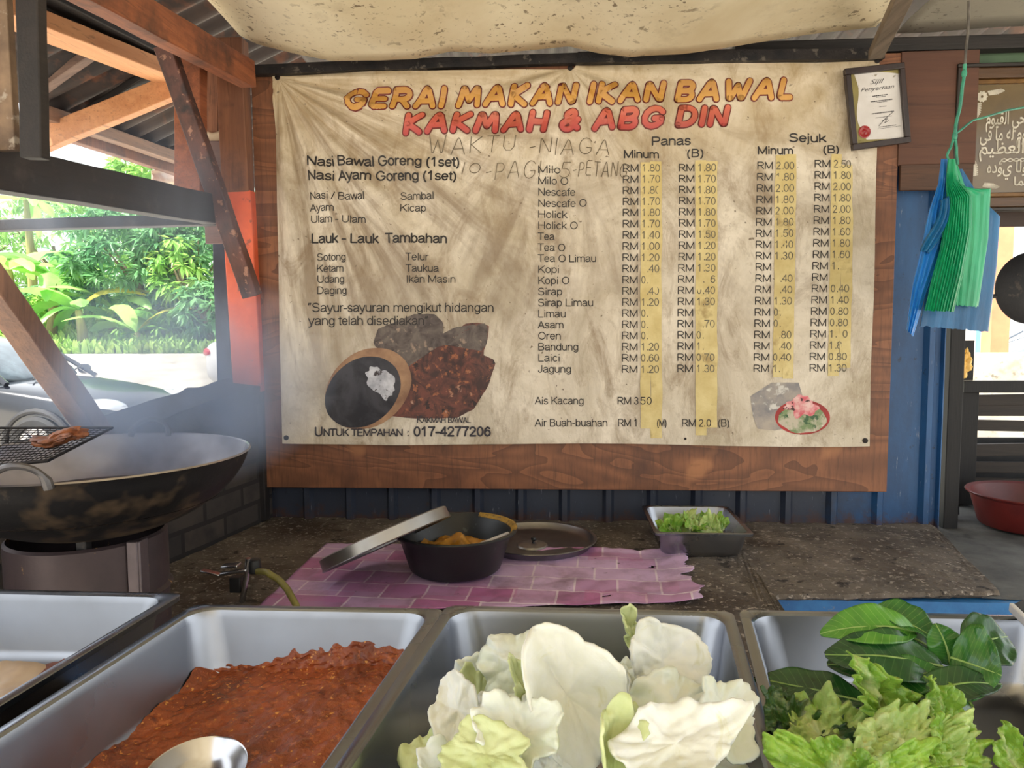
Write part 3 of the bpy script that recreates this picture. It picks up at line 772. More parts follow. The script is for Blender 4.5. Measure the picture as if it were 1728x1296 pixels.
for (x, y) in ((472, 134), (962, 118), (1476, 106), (487, 737), (1456, 742), (1155, 739)):
    bm = B(); p = onb(x, y)
    rr = .009 if y != 739 else .004
    lathe(bm, [(.0, -.005), (rr, -.004), (rr, 0), (rr * .4, .002), (.0025, .003), (.0025, .03)], p, 14, Matrix.Rotation(R(-90), 3, 'X')); obj('nail', bm, m_nail, ban)
# ================================================================== CERTIFICATE
YC = 2.545
def quad_map(tl, tr, br, bl):
    def f(u, v, off=0.):
        p = tl.lerp(tr, u).lerp(bl.lerp(br, u), v)
        return p - nrm * off
    nrm = -((tr - tl).cross(bl - tl)).normalized()
    if nrm.y < 0: nrm = -nrm
    return f
cf = quad_map(atY(1423, 118, YC), atY(1523, 107, YC), atY(1534, 241, YC + .012), atY(1437, 255, YC + .012))
cert = thing('certificate_frame', 'dark framed certificate of participation with a red seal, hung askew over the banner corner', 'framed certificate', cf(.5, 1))
def bar(bm, f, a, c, off0, off1):
    """solid bar covering u,v box a..c between two offsets"""
    P = [f(u, v, o) for o in (off0, off1) for (u, v) in ((a[0], a[1]), (c[0], a[1]), (c[0], c[1]), (a[0], c[1]))]
    vs = [bm.verts.new(p) for p in P]
    for q in ((0, 1, 2, 3), (7, 6, 5, 4), (0, 4, 5, 1), (1, 5, 6, 2), (2, 6, 7, 3), (3, 7, 4, 0)): bm.faces.new([vs[i] for i in q])
m_cfr = wood('dark_frame_wood', (52, 36, 34), (36, 26, 26), axis='z', rough=.35)
bm = B()
for a, c in (((0, 0), (1, .075)), ((0, .925), (1, 1)), ((0, .075), (.09, .925)), ((.91, .075), (1, .925))): bar(bm, cf, a, c, -.006, .016)
obj('frame', bm, m_cfr, cert, bevel=.002)
m_paper = M('certificate_paper', (214, 210, 208), (196, 190, 186), scale=8, rough=.35, spots=((26, .66, .04, (150, 140, 126)),))
bm = B(); bar(bm, cf, (.08, .07), (.92, .93), .0, .003); obj('paper', bm, m_paper, cert, smooth=False)
m_olive = M('olive_gold_border', (150, 138, 76), (110, 96, 52), scale=6, rough=.35)
bm = B()
grid(bm, 3, 24, lambda u, v: cf(.09 + u * (.055 + .075 * math.sin(v * 4.2 + .6) ** 2 * (1 - v * .3) + .10 * max(0, v - .72) * 3), lerp(.075, .925, v), .0036))
grid(bm, 10, 3, lambda u, v: cf(.13 + u * .62, .925 - v * .05 * (1 - u), .0036))
grid(bm, 10, 3, lambda u, v: cf(lerp(.45, .91, u), .075 + v * .05 * u ** 2, .0036))
obj('border_print', bm, m_olive, cert, smooth=False, recalc=False)
bm = B()
for s, x0, x1, y, cap in (('Sijil', .42, .66, .215, .055), ('Penyertaan', .25, .82, .295, .05)):
    add_text(bm, s, x0, x1, y, cap, lambda x, y: cf(x, y, .004), shear=.45)
rd = random.Random(5)
for (x0, x1, y, th) in ((.44, .70, .365, .006), (.50, .66, .382, .003), (.40, .77, .43, .006), (.48, .68, .448, .003), (.54, .66, .505, .003), (.40, .78, .58, .006), (.46, .74, .635, .003), (.50, .80, .755, .004), (.48, .88, .775, .002)):
    x = x0
    while x < x1:
        wd = rd.uniform(.008, .03); bar(bm, cf, (x, y - th), (min(x + wd, x1), y + th), .0034, .004); x += wd + .006
stroke(bm, [(.50, .74), (.62, .66), (.76, .59)], .004, lambda x, y: cf(x, y, .004)); stroke(bm, [(.56, .68), (.66, .66), (.60, .71), (.68, .69)], .003, lambda x, y: cf(x, y, .004))
obj('certificate_print', bm, M('print_ink', (66, 62, 66), scale=10), cert, smooth=False)
bm = B(); radial(bm, .245, .79, lambda a: (.105 * math.cos(a) * (1 + .04 * math.cos(a * 20)), .078 * math.sin(a) * (1 + .04 * math.cos(a * 20))), lambda x, y: cf(x, y, .005 + .0015 * math.sin(math.hypot((x - .245) / .105, (y - .79) / .078) * 9)), 6, 60)
obj('seal', bm, M('red_foil_seal', (168, 44, 46), (132, 30, 36), scale=30, rough=.3), cert, recalc=False)

# ================================================================== CALLIGRAPHY FRAME
YF = 2.62
def fq(x, y): return atY(x, y, YF)
ftl = fq(1607, 112); fbl = fq(1616, 358)
fx0, fz1, fz0 = ftl.x + .004, ftl.z, fbl.z
FW, FH = .56, fz1 - fz0
ff = quad_map(Vector((fx0, YF, fz1)), Vector((fx0 + FW, YF, fz1)), Vector((fx0 + FW, YF + .01, fz0)), Vector((fx0, YF + .01, fz0)))
cal = thing('calligraphy_frame', 'wide brown and gold framed panel of white scripture calligraphy, right of the certificate', 'framed calligraphy', ff(.5, 1))
def frame_ring(a, b_, o0, o1):
    bm = B(); ah = a * FW / FH; bh = b_ * FW / FH
    for p, q in (((a, ah), (1 - a, bh)), ((a, 1 - bh), (1 - a, 1 - ah)), ((a, bh), (b_, 1 - bh)), ((1 - b_, bh), (1 - a, 1 - bh))): bar(bm, ff, p, q, o0, o1)
    return bm
m_fo = wood('frame_dark_edge', (44, 34, 28), (30, 24, 22), axis='x', rough=.4); m_fm = wood('frame_brown', (88, 60, 34), (60, 40, 26), axis='x', rough=.35); m_fi = M('frame_gilt', (126, 92, 46), (96, 66, 34), scale=20, rough=.3, metal=.3)
obj('outer_moulding', frame_ring(0, .022, -.006, .03), m_fo, cal, bevel=.003); obj('middle_moulding', frame_ring(.022, .085, -.006, .022), m_fm, cal, bevel=.004); obj('inner_moulding', frame_ring(.085, .112, -.006, .014), m_fi, cal, bevel=.003)
m_pan = M('bronze_ground', (112, 92, 58), (82, 66, 44), scale=3, rough=.18, coat=.6)
bm = B(); bar(bm, ff, (.10, .12), (.90, .88), -.004, .002); obj('panel', bm, m_pan, cal, smooth=False)
FORM = {  # letter: (isolated, final, initial, medial) presentation forms; two-form letters join only to the right
    '\u0627': ('\ufe8d', '\ufe8e'), '\u0625': ('\ufe87', '\ufe88'), '\u0644': ('\ufedd', '\ufede', '\ufedf', '\ufee0'), '\u0647': ('\ufee9', '\ufeea', '\ufeeb', '\ufeec'), '\u0648': ('\ufeed', '\ufeee'),
    '\u062d': ('\ufea1', '\ufea2', '\ufea3', '\ufea4'), '\u064a': ('\ufef1', '\ufef2', '\ufef3', '\ufef4'), '\u0642': ('\ufed5', '\ufed6', '\ufed7', '\ufed8'), '\u0645': ('\ufee1', '\ufee2', '\ufee3', '\ufee4'),
    '\u062a': ('\ufe95', '\ufe96', '\ufe97', '\ufe98'), '\u062e': ('\ufea5', '\ufea6', '\ufea7', '\ufea8'), '\u0630': ('\ufeab', '\ufeac'), '\u0633': ('\ufeb1', '\ufeb2', '\ufeb3', '\ufeb4'), '\u0646': ('\ufee5', '\ufee6', '\ufee7', '\ufee8'),
    '\u0629': ('\ufe93', '\ufe94'), '\u0645_': (), '\u0641': ('\ufed1', '\ufed2', '\ufed3', '\ufed4'), '\u0636': ('\ufebd', '\ufebe', '\ufebf', '\ufec0'), '\u0631': ('\ufead', '\ufeae'), '\u0639': ('\ufec9', '\ufeca', '\ufecb', '\ufecc'),
    '\u0638': ('\ufec5', '\ufec6', '\ufec7', '\ufec8'), '\u0643': ('\ufed9', '\ufeda', '\ufedb', '\ufedc'), '\u0634': ('\ufeb5', '\ufeb6', '\ufeb7', '\ufeb8'), '\u0628': ('\ufe8f', '\ufe90', '\ufe91', '\ufe92'), '\u062f': ('\ufea9', '\ufeaa'), '\u0649': ('\ufeef', '\ufef0'), '\u0623': ('\ufe83', '\ufe84'), '\u0637': ('\ufec1', '\ufec2', '\ufec3', '\ufec4'),
}
def shape_ar(s):
    out = []
    for i, ch in enumerate(s):
        f = FORM.get(ch)
        if not f: out.append(ch); continue
        pj = i > 0 and len(FORM.get(s[i - 1], ())) == 4
        nj = i < len(s) - 1 and len(f) == 4 and bool(FORM.get(s[i + 1]))
        out.append(f[(2 if nj else 0) + (1 if pj else 0)] if len(f) == 4 else f[1 if pj else 0])
    return ''.join(out)[::-1]
m_wh = M('white_calligraphy', (214, 206, 190), (176, 168, 150), scale=30, rough=.4)
LN = ['\u0627\u0644\u0644\u0647 \u0644\u0627 \u0625\u0644\u0647 \u0625\u0644\u0627 \u0647\u0648 \u0627\u0644\u062d\u064a \u0627\u0644\u0642\u064a\u0648\u0645', '\u0644\u0627 \u062a\u0623\u062e\u0630\u0647 \u0633\u0646\u0629 \u0648\u0644\u0627 \u0646\u0648\u0645 \u0644\u0647 \u0645\u0627 \u0641\u064a',
      '\u0648\u0647\u0648 \u0627\u0644\u0639\u0644\u064a \u0627\u0644\u0639\u0638\u064a\u0645', '\u0648\u0633\u0639 \u0643\u0631\u0633\u064a\u0647 \u0648\u0644\u0627 \u064a\u0624\u062f\u0647', '\u062d\u0641\u0638\u0647\u0645\u0627']
bm = B()
for s, x0, x1, y, cap in zip(LN, (.20, .17, .17, .22, .38), (.80, .83, .83, .78, .62), (.40, .51, .60, .73, .82), (.09, .095, .09, .08, .06)):
    add_text(bm, shape_ar(s), x0, x1, y, cap, lambda x, y: ff(x, y, .0035), bold=.012)
obj('calligraphy', bm, m_wh, cal, smooth=False)
for sx in (0, 1):
    for sy in (0, 1):
        bm = B()
        def mp_(x, y, sx=sx, sy=sy): return ff(1 - x if sx else x, 1 - y if sy else y, .003)
        ox, oy = .135, .165
        if sy == 0:
            radial(bm, ox + .035, oy + .045, lambda a: (.030 * math.cos(a) * (1 + .10 * math.cos(a * 10)), .036 * math.sin(a) * (1 + .10 * math.cos(a * 10))), mp_, 3, 60, .25)
        for k in range(9):
            t = k / 8; L_ = .075 * (1 - .5 * abs(t - .5))
            for (bx, by, ang) in ((ox + .07 + .07 * t, oy + .0 + .012 * (1 - t), R(lerp(60, 20, t))), (ox + .0 + .012 * (1 - t), oy + .09 + .085 * t, R(lerp(10, 60, t)))):
                stroke(bm, [(bx, by), (bx + L_ * .35 * math.cos(ang), by + L_ * .45 * math.sin(ang))], .0055, mp_)
        obj('corner_ornament', bm, m_wh, cal, smooth=False)
bm = B(); stroke(bm, [(.30 + i * .4 / 40, .645 + .010 * math.sin(i * .9)) for i in range(41)], .004, lambda x, y: ff(x, y, .003)); stroke(bm, [(.30 + i * .4 / 40, .645 - .010 * math.sin(i * .9)) for i in range(41)], .003, lambda x, y: ff(x, y, .003))
obj('flourish', bm, m_wh, cal, smooth=False)

# ================================================================== TWINE AND PLASTIC BAGS
YT = 2.18
m_tw = M('green_raffia', (60, 150, 120), (40, 110, 96), scale=30, rough=.5, bump=.5, bscale=60)
m_tw2 = M('grey_twine', (110, 104, 96), (74, 70, 66), scale=30, rough=.8)
tw = thing('twine', 'knotted green and grey twine hanging from the roof and holding the plastic bags', 'string', atY(1612, 265, YT))
def wob(pts, amp=.0015, sub=4):
    out = []
    for i in range(len(pts) - 1):
        for k in range(sub):
            q = Vector(pts[i]).lerp(Vector(pts[i + 1]), k / sub); out.append(q + Vector((nz(i + k * .3, 1), nz(i + k * .3, 5), 0)) * amp * 2)
    return out + [Vector(pts[-1])]
bm = B(); tube(bm, wob([atY(1635, 1, YT), atY(1633, 60, YT), atY(1628, 112, YT)]), .0035, 6); obj('strand', bm, m_tw2, tw)
bm = B()
tube(bm, wob([atY(1628, 108, YT), atY(1626, 135, YT), atY(1622, 165, YT), atY(1614, 205, YT), atY(1610, 232, YT)]), [.0045] * 17, 6)
tube(bm, wob([atY(1610, 228, YT), atY(1604, 250, YT), atY(1598, 262, YT), atY(1600, 285, YT)]), .0035, 6); tube(bm, wob([atY(1610, 228, YT), atY(1614, 250, YT), atY(1616, 278, YT)]), .004, 6)
tube(bm, wob([atY(1612, 226, YT), atY(1628, 214, YT), atY(1642, 203, YT), atY(1668, 196, YT + .03), atY(1700, 186, YT + .1), atY(1760, 176, YT + .25)]), .003, 6)
obj('raffia_strand', bm, m_tw, tw)
for (x, y) in ((1627, 124), (1611, 230)):
    bm = B(); lathe(bm, [(0, -.012), (.006, -.008), (.0075, 0), (.006, .008), (0, .012)], atY(x, y, YT), 10); obj('knot', bm, m_tw, tw)
def bag(name, label, mat, left, right, Yd, th, pleats=0, pamp=.004, group=None, seed=0):
    """folded bundle of bags: surface ruled between a left and a right pixel outline, with thickness th and pleats down its face"""
    def pl(pts, t):
        n = len(pts) - 1; k = min(int(t * n), n - 1); a, c = pts[k], pts[k + 1]; q = t * n - k
        return (lerp(a[0], c[0], q), lerp(a[1], c[1], q))
    nu, nv = 96, 40
    bm = B()
    def front(u, v, s):
        a, c = pl(left, v), pl(right, v)
        x, y = lerp(a[0], c[0], u), lerp(a[1], c[1], u)
        edge = math.sqrt(max(0, 1 - (2 * u - 1) ** 2)) ** .6
        dpt = th / 2 * edge * (.35 + .65 * clamp(v * 3)) * s
        if s < 0 or True:
            dpt += s * pamp * (abs(math.fmod(u * pleats + .22 * nz(v * 3, u * 4, seed), 1.0) - .5) * 2 - .5) * clamp(v * 4 - .3) if pleats else 0
            dpt += .004 * nz(u * 3 + seed, v * 5)
        yy = y + (3 * nz(u * 14, seed) if v > .97 else 0)
        return atY(x, yy, Yd - dpt)
    A = grid(bm, nu, nv, lambda u, v: front(u, v, 1)); C = grid(bm, nu, nv, lambda u, v: front(u, v, -1))
    def seam(P, Q):
        for i in range(len(P) - 1): bm.faces.new((P[i], P[i + 1], Q[i + 1], Q[i]))
    seam(A[0], C[0]); seam(C[nu], A[nu]); seam([r[0] for r in C], [r[0] for r in A]); seam([r[nv] for r in A], [r[nv] for r in C])
    bmesh.ops.remove_doubles(bm, verts=bm.verts, dist=.0002)
    return tag(obj(name, bm, mat, ang=50), label, 'plastic bags', group)
def plast(name, c1, c2): return M(name, c1, c2, scale=5, rough=.32, bump=.5, bscale=16, bdist=.006, sss=.15, stretch=(2.5, 2.5, .5))
m_gb, m_gb2, m_bb, m_bb2 = plast('green_plastic', (24, 158, 104), (14, 122, 82)), plast('light_green_plastic', (52, 176, 124), (30, 140, 100)), plast('bright_blue_plastic', (38, 128, 206), (26, 98, 172)), plast('deep_blue_plastic', (26, 106, 158), (18, 78, 122))
G4 = 'plastic bag bundles hanging from the twine'
bag('plastic_bag_bundle', 'wide dark blue bag bundle hanging behind the green bags', m_bb2, [(1610, 285), (1618, 330), (1590, 380), (1568, 440), (1552, 550)], [(1624, 285), (1655, 335), (1688, 365), (1682, 450), (1668, 560)], YT + .05, .03, 5, .002, G4, 1)
bag('plastic_bag_bundle', 'light green folded bag flap hanging right of the pleated green bundle', m_gb2, [(1606, 272), (1612, 300), (1624, 340), (1622, 400), (1612, 515)], [(1614, 272), (1630, 318), (1672, 318), (1668, 400), (1651, 518)], YT + .012, .03, 4, .002, G4, 2)
bag('plastic_bag_bundle', 'thick pleated green plastic bag bundle, frontmost of the hanging bags', m_gb, [(1599, 268), (1596, 310), (1598, 340), (1586, 420), (1572, 470), (1560, 524)], [(1612, 268), (1618, 305), (1640, 330), (1640, 380), (1626, 460), (1610, 526)], YT - .03, .05, 11, .006, G4, 3)
bag('plastic_bag_bundle', 'narrow bright blue bag bundle folded at the left edge of the hanging bags', m_bb, [(1588, 268), (1583, 310), (1566, 360), (1558, 400), (1540, 480), (1529, 556)], [(1600, 268), (1599, 305), (1596, 350), (1594, 410), (1562, 500), (1541, 568)], YT - .005, .045, 4, .006, G4, 4)

bb = [o for o in bpy.data.objects if o.get('label', '').startswith('narrow bright blue')][0]
bm = B()
def hf(u, v):
    a = atY(lerp(1588, 1557, v) + 5 * math.sin(v * 5), lerp(338, 424, v), YT - .04); c = atY(lerp(1598, 1566, v) + 16 * math.sin(math.pi * v), lerp(330, 428, v), YT - .03)
    p = a.lerp(c, u); return p - Vector((0, .018 * math.sin(math.pi * u) + .004 * math.sin(u * 22), 0))
grid(bm, 24, 20, hf); obj('folded_handle', bm, m_bb2, bb, solid=.002, recalc=False)['label'] = 'dark blue folded bag handle'
# ================================================================== CEILING SHEETS
def tarp_mat(name, c1, c2, mold):
    b = NB(name)
    n1 = b.noise(b.co(), 1.8, 6, .6, .5)
    c = b.mix(b.rng(n1, .35, .65), srgb(c1), srgb(c2))
    pt = b.rng(b.noise(b.co(), 2.6, 3, .5), .42, .6)
    for s, th in ((34, .61), (70, .63), (14, .65)):
        f = b.math('MULTIPLY', b.rng(b.noise(b.co(), s, 4, .6), th, th + .035), pt)
        c = b.mix(b.math('MULTIPLY', f, .85), c, srgb(mold))
    c = b.mix(b.rng(b.noise(b.co((1, 1, 1)), 6, 7, .7), .56, .8, 0, .5), c, srgb((150, 132, 100)))
    b.l(c, b.b.inputs['Base Color']); b.set(Roughness=.6)
    b.bump(n1, .2, .01)
    return b.m
edge = [(405, 58), (430, 72), (500, 90), (560, 102), (640, 103), (700, 100), (760, 86), (830, 90), (895, 84), (960, 77), (1010, 88), (1065, 95), (1150, 90), (1240, 79), (1330, 64), (1420, 50), (1478, 42)]
EY = 2.44
EP = [atY(x, y, EY) for x, y in edge]
def ez(x):
    for a, c in zip(EP, EP[1:]):
        if x <= c.x: return lerp(a.z, c.z, clamp((x - a.x) / (c.x - a.x)))
    return EP[-1].z
def tarp(u, v):
    x = lerp(EP[0].x - .05 * (1 - v) - .10 * (1 - v), EP[-1].x + .04 * (1 - v), u)
    y = lerp(-2.6, EY, v); d = EY - y
    z = ez(lerp(EP[0].x, EP[-1].x, u)) + .12 * d - .022 * d * d + .10 * (1 - math.exp(-d * 7)) * 0 - .012 * math.sin(u * 9 + d * 2) * clamp(d * 3) - .02 * math.sin(math.pi * u) * clamp(d) + .012 * nz(x * 4, y * 4)
    return Vector((x, y, z))
bm = B(); grid(bm, 140, 90, tarp)
tag(obj('ceiling_tarpaulin', bm, tarp_mat('cream_tarpaulin', (224, 214, 188), (200, 184, 150), (96, 78, 56)), solid=.002, recalc=False), 'sagging cream tarpaulin speckled with mould, stretched under the roof above the banner', 'tarpaulin')
bm = B()
def tarp2(u, v):
    x = lerp(1.10, 2.7, u); y = lerp(-2.6, 2.56, v)
    return Vector((x, y, 2.385 + (2.56 - y) * .08 + .012 * nz(x * 3, y * 3) + .008 * math.sin(y * 8)))
grid(bm, 50, 60, tarp2)
tag(obj('ceiling_sheet', bm, tarp_mat('grey_sheet', (168, 162, 146), (146, 142, 130), (90, 86, 74)), solid=.002, recalc=False), 'grey ceiling sheet above the hanging bags, right of the wooden batten', 'ceiling sheet')
bm = B(); beam(bm, atY(1478, 92, 2.5), atY(1536, -30, 1.95), .045, .03); beam(bm, atY(1536, -30, 1.95), (1.12, -2.5, 2.40), .045, .03)
tag(obj('ceiling_batten', bm, wood('weathered_batten', (132, 116, 98), (92, 78, 64), axis='y'), bevel=.002), 'weathered wooden batten between the cream tarpaulin and the grey ceiling sheet', 'batten')
m_angle = M('rusted_angle_iron', (52, 46, 44), (30, 28, 30), scale=20, rough=.6, metal=.4, bump=.6, spots=((30, .6, .06, (96, 88, 80)),))
bm = B(); beam(bm, atY(418, 120, 2.57), atY(975, 100, 2.57), .03, .032, sub=24, wob=.004); tag(obj('angle_iron', bm, m_angle), 'rusted black angle iron along the top left of the banner', 'iron bar')
bm = B(); beam(bm, atY(975, 99, 2.565), atY(1490, 92, 2.575), .03, .035, sub=24, wob=.003); tag(obj('angle_iron', bm, m_angle), 'rusted black angle iron along the top right of the banner', 'iron bar')
bm = B(); box(bm, (1.35, 2.64, 2.375), (1.5, .05, .045)); tag(obj('wall_plate', bm, wood('black_timber', (44, 38, 36), (26, 24, 24), axis='x'), bevel=.003), 'dark timber beam across the top of the wall above the certificate', 'beam')

# ================================================================== TIMBER FRAME ON THE LEFT
w_or = wood('orange_brown_timber', (158, 92, 58), (112, 62, 40), axis='y', grime=((58, 36, 30), 5, .5))
w_lt = wood('pale_new_timber', (206, 150, 104), (176, 118, 76), axis='y', grain=14)
w_dk = wood('sooty_timber', (40, 33, 32), (24, 22, 23), axis='y', grime=((70, 62, 60), 9, .6))
w_rd = M('red_rust_timber', (98, 62, 54), (46, 36, 36), scale=14, stretch=(1, 1, .4), rough=.7, bump=.5, spots=((40, .6, .06, (150, 110, 92)), (8, .58, .1, (42, 36, 38))))
w_br = wood('mid_brown_timber', (138, 92, 66), (104, 66, 48), axis='z', grime=((66, 44, 36), 6, .52))
m_orp = M('orange_gloss_paint', (226, 104, 66), (196, 84, 54), scale=8, rough=.55, bump=.2, spots=((24, .64, .05, (150, 80, 60)), (4, .62, .1, (196, 150, 132))))
def onroof(x, y, drop=.05):
    d = ray(x, y); t = (2.42 - drop + .44 * (CAM.x + 1.5) - CAM.z) / (d.z - .44 * d.x); return CAM + d * t
def timber(name, label, cat, mat, p0, p1, wd, ht, upv=(0, 0, 1), wob=.002):
    bm = B(); beam(bm, p0, p1, wd, ht, upv, sub=20, wob=wob)
    return tag(obj(name, bm, mat, bevel=.003), label, cat, kind='thing')
timber('long_beam', 'thick black sooty beam crossing the left opening under the roof', 'beam', w_dk, atY(-60, 275, 1.46), atY(356, 354, 2.42), .06, .094)
timber('thin_beam', 'thin grey beam running level below the thick black one', 'beam', w_dk, atY(-80, 383, 2.47), atY(366, 371, 2.50), .05, .036)
timber('rafter_beam', 'heavy reddish brown beam under the roof resting on the corner post', 'beam', w_or, atY(60, -72, 1.50), atY(418, 126, 2.50), .055, .085)
timber('purlin', 'pale new timber purlin under the rusty left roof', 'beam', w_lt, onroof(-60, -8, .07), onroof(300, 132, .07), .12, .05)
timber('dark_purlin', 'blackened purlin just above the pale one', 'beam', w_dk, onroof(40, -30, .03), onroof(300, 104, .03), .07, .04)
timber('roof_rafter', 'pale rafter sloping down to the eave at the sky gap', 'rafter', w_lt, onroof(296, 146, .10), onroof(50, 246, .10), .05, .08)
timber('eave_board', 'grey weathered upper eave board at the roof edge', 'eave board', wood('grey_weathered', (150, 116, 92), (108, 84, 70), axis='y'), onroof(60, 186, .04), onroof(320, 274, .04), .05, .05)
timber('eave_board', 'brown lower eave board below the grey one', 'eave board', w_br, onroof(60, 208, .045), onroof(320, 294, .045), .04, .055)
timber('upright_post', 'orange brown upright standing on the thick black beam', 'post', w_or, atY(322, 352, 2.46), atY(322, 70, 2.46), .09, .05, (0, 1, 0))
timber('upright_plank', 'narrow grey upright plank right of the orange brown one', 'plank', w_br, atY(361, 345, 2.66), atY(361, 90, 2.66), .045, .03, (0, 1, 0))
timber('diagonal_brace', 'dark red rusty diagonal brace from the roof beam down to the corner post', 'brace', w_rd, atY(278, 78, 2.30), atY(426, 500, 2.47), .055, .05, (0, 1, 0))
timber('leaning_brace', 'grey brown leaning timber in front of the parked black car', 'brace', wood('grey_brown_timber', (150, 112, 92), (110, 84, 74), axis='z', grime=((70, 58, 58), 5, .5)), atY(-52, 428, 1.50), atY(168, 738, 1.95), .068, .05, (0, 1, 0))
timber('near_post', 'black near post at the left edge with a stained panel beside it', 'post', w_dk, atY(60, 268, 1.50), atY(52, -60, 1.50), .046, .03, (0, 1, 0))
bm = B(); box(bm, (atY(-10, 100, 1.51).x, 1.515, 2.13), (.075, .02, .62)); box(bm, (atY(-110, 100, 1.51).x, 1.515, 2.13), (.17, .02, .62))
tag(obj('stained_panel', bm, M('stained_board', (136, 112, 90), (98, 80, 66), scale=12, rough=.8, bump=.3, spots=((26, .58, .08, (160, 148, 134)),)), bevel=.002), 'mottled grey brown panel at the top left edge behind the near black post', 'panel')
post = thing('corner_post', 'corner post left of the board, brown above and orange painted below', 'post', atY(402, 660, 2.57))
px_ = atY(402, 400, 2.57).x
bm = B(); beam(bm, (px_, 2.585, 1.92), (px_ - .006, 2.585, 2.44), .095, .06, (0, 1, 0), 10, .002); obj('brown_shaft', bm, w_br, post, bevel=.003)
bm = B(); beam(bm, (px_ + .012, 2.60, 1.22), (px_, 2.585, 1.925), .105, .05, (0, 1, 0), 12, .002); obj('painted_shaft', bm, m_orp, post, bevel=.003)
bm = B(); beam(bm, (px_ + .012, 2.602, .75), (px_ + .012, 2.60, 1.222), .10, .046, (0, 1, 0), 6, .002); obj('sooty_shaft', bm, w_dk, post, bevel=.003)
m_bk = M('blue_black_timber', (54, 60, 78), (32, 36, 50), scale=8, rough=.6, spots=((14, .62, .06, (96, 104, 120)),))
timber('dark_stake', 'blue black stake behind the orange painted post', 'post', m_bk, atY(383, 665, 2.70), atY(374, 395, 2.70), .055, .04, (0, 1, 0))
bm = B(); grid(bm, 12, 8, lambda u, v: atY(lerp(256, 306, u), lerp(283, 312, v) + 5 * abs(v - .5) * (1 - u) * 2 - 3 * u, 3.4 + .5 * u + .03 * math.sin(v * 6)))
tag(obj('roof_flap', bm, M('pale_rusty_sheet', (214, 196, 180), (186, 140, 112), scale=7, rough=.5), solid=.004, recalc=False), 'small pale bent sheet end poking out under the eave boards', 'metal sheet')
bm = B(); grid(bm, 8, 8, lambda u, v: atY(lerp(350, 379, u), lerp(222, 254, v) + 2 * math.sin(u * 5), 2.635 + .004 * math.sin(v * 5 + u * 3)))
tag(obj('cloth_scrap', bm, M('pale_cloth', (206, 190, 166), (170, 152, 128), scale=9), solid=.003, recalc=False), 'scrap of pale cloth tucked beside the corner post top', 'cloth')
bm = B(); box(bm, (atY(368, 300, 2.63).x, 2.627, 1.93), (.10, .02, .36))
tag(obj('grey_board', bm, wood('mauve_grey_board', (122, 100, 96), (96, 78, 76), axis='x'), bevel=.002), 'mauve grey board behind the corner post under the cloth scrap', 'board')
# roof battens seen under the left roof
for k, (xa, ya, xb, yb_) in enumerate(((70, 150, 158, 88), (150, 190, 262, 118))):
    a, c = onroof(xa, ya, .022), onroof(xb, yb_, .022)
    timber('roof_batten', ('grey batten under the roof sheets left of the pale purlin end', 'dark batten under the roof sheets above the pale rafter')[k], 'batten', (wood('dusty_batten', (120, 96, 84), (84, 66, 60), axis='x'), w_dk)[k], a, c, .035, .03)
# ================================================================== WOK, STOVE, RACK
ZR = 1.19
wc = atZ(158, 768, ZR); wc.z = ZR
RW = .207 * (wc.y)
m_soot = M('sooty_iron', (34, 32, 34), (20, 19, 21), scale=6, rough=.55, metal=.3, bump=.3, spots=((5, .57, .08, (88, 72, 56)), (22, .62, .06, (60, 52, 46))), bscale=30)
m_wokin = steel('wok_steel', (190, 186, 188), .32, (1, 1, 1), (96, 84, 82), .7)
m_wokrim = steel('bright_rim_steel', (200, 200, 204), .25)
wok = thing('wok', 'huge sooty iron wok with a bright steel inside on the drum stove', 'wok', (wc.x, wc.y, ZR - .165))
prof = [(RW * math.sin(R(a)) / math.sin(R(80)), -.16 * (math.cos(R(a)) - math.cos(R(80))) / (1 - math.cos(R(80)))) for a in range(0, 81, 5)]
bm = B(); lathe(bm, [(max(r - .0, .0), z - .005) for r, z in prof[1:]] + [(RW + .004, 0)], wc, 72, cap=(True, False)); obj('bowl', bm, m_soot, wok)
bm = B(); lathe(bm, [(r, z) for r, z in prof[1:]], wc, 72, cap=(True, False)); lathe(bm, [(prof[-1][0], 0), (RW + .002, .003), (RW + .005, .0)], wc, 72); obj('inner_surface', bm, m_wokin, wok)
for ang in (R(99), R(282)):
    cx_, cy_ = wc.x + RW * math.cos(ang), wc.y + RW * math.sin(ang)
    rad, tan = Vector((math.cos(ang), math.sin(ang), 0)), Vector((-math.sin(ang), math.cos(ang), 0))
    pts = []
    for i in range(15):
        a = math.pi * i / 14
        pts.append(Vector((cx_, cy_, ZR - .006)) + tan * (-.045 * math.cos(a) * (1 - .12 * math.sin(a))) + rad * (.012 * math.sin(a)) + Vector((0, 0, .042 * math.sin(a) ** .7)))
    bm = B(); tube(bm, pts, [.009 if i in (0, 1, 13, 14) else .006 for i in range(15)], 8); obj('handle', bm, M('grey_iron', (116, 112, 112), (82, 80, 82), scale=20, metal=.7, rough=.4), wok)
bm = B(); lathe(bm, [(.001, -.088), (.235, -.088), (.24, -.092)], wc, 48)
tag(obj('cooking_oil', bm, M('dark_oil', (46, 34, 26), (30, 22, 18), rough=.06), recalc=False), 'dark frying oil lying in the big wok', 'oil', kind='stuff')
st = thing('drum_stove', 'rusty cut oil drum serving as stove under the big wok', 'stove', (wc.x - .02, wc.y, .742))
m_drum = M('rusty_drum', (72, 60, 62), (52, 44, 48), scale=5, rough=.5, metal=.4, bump=.3, spots=((11, .64, .06, (150, 104, 66)), (6, .6, .1, (36, 32, 34)), (24, .66, .04, (190, 150, 96))))
dr = .150
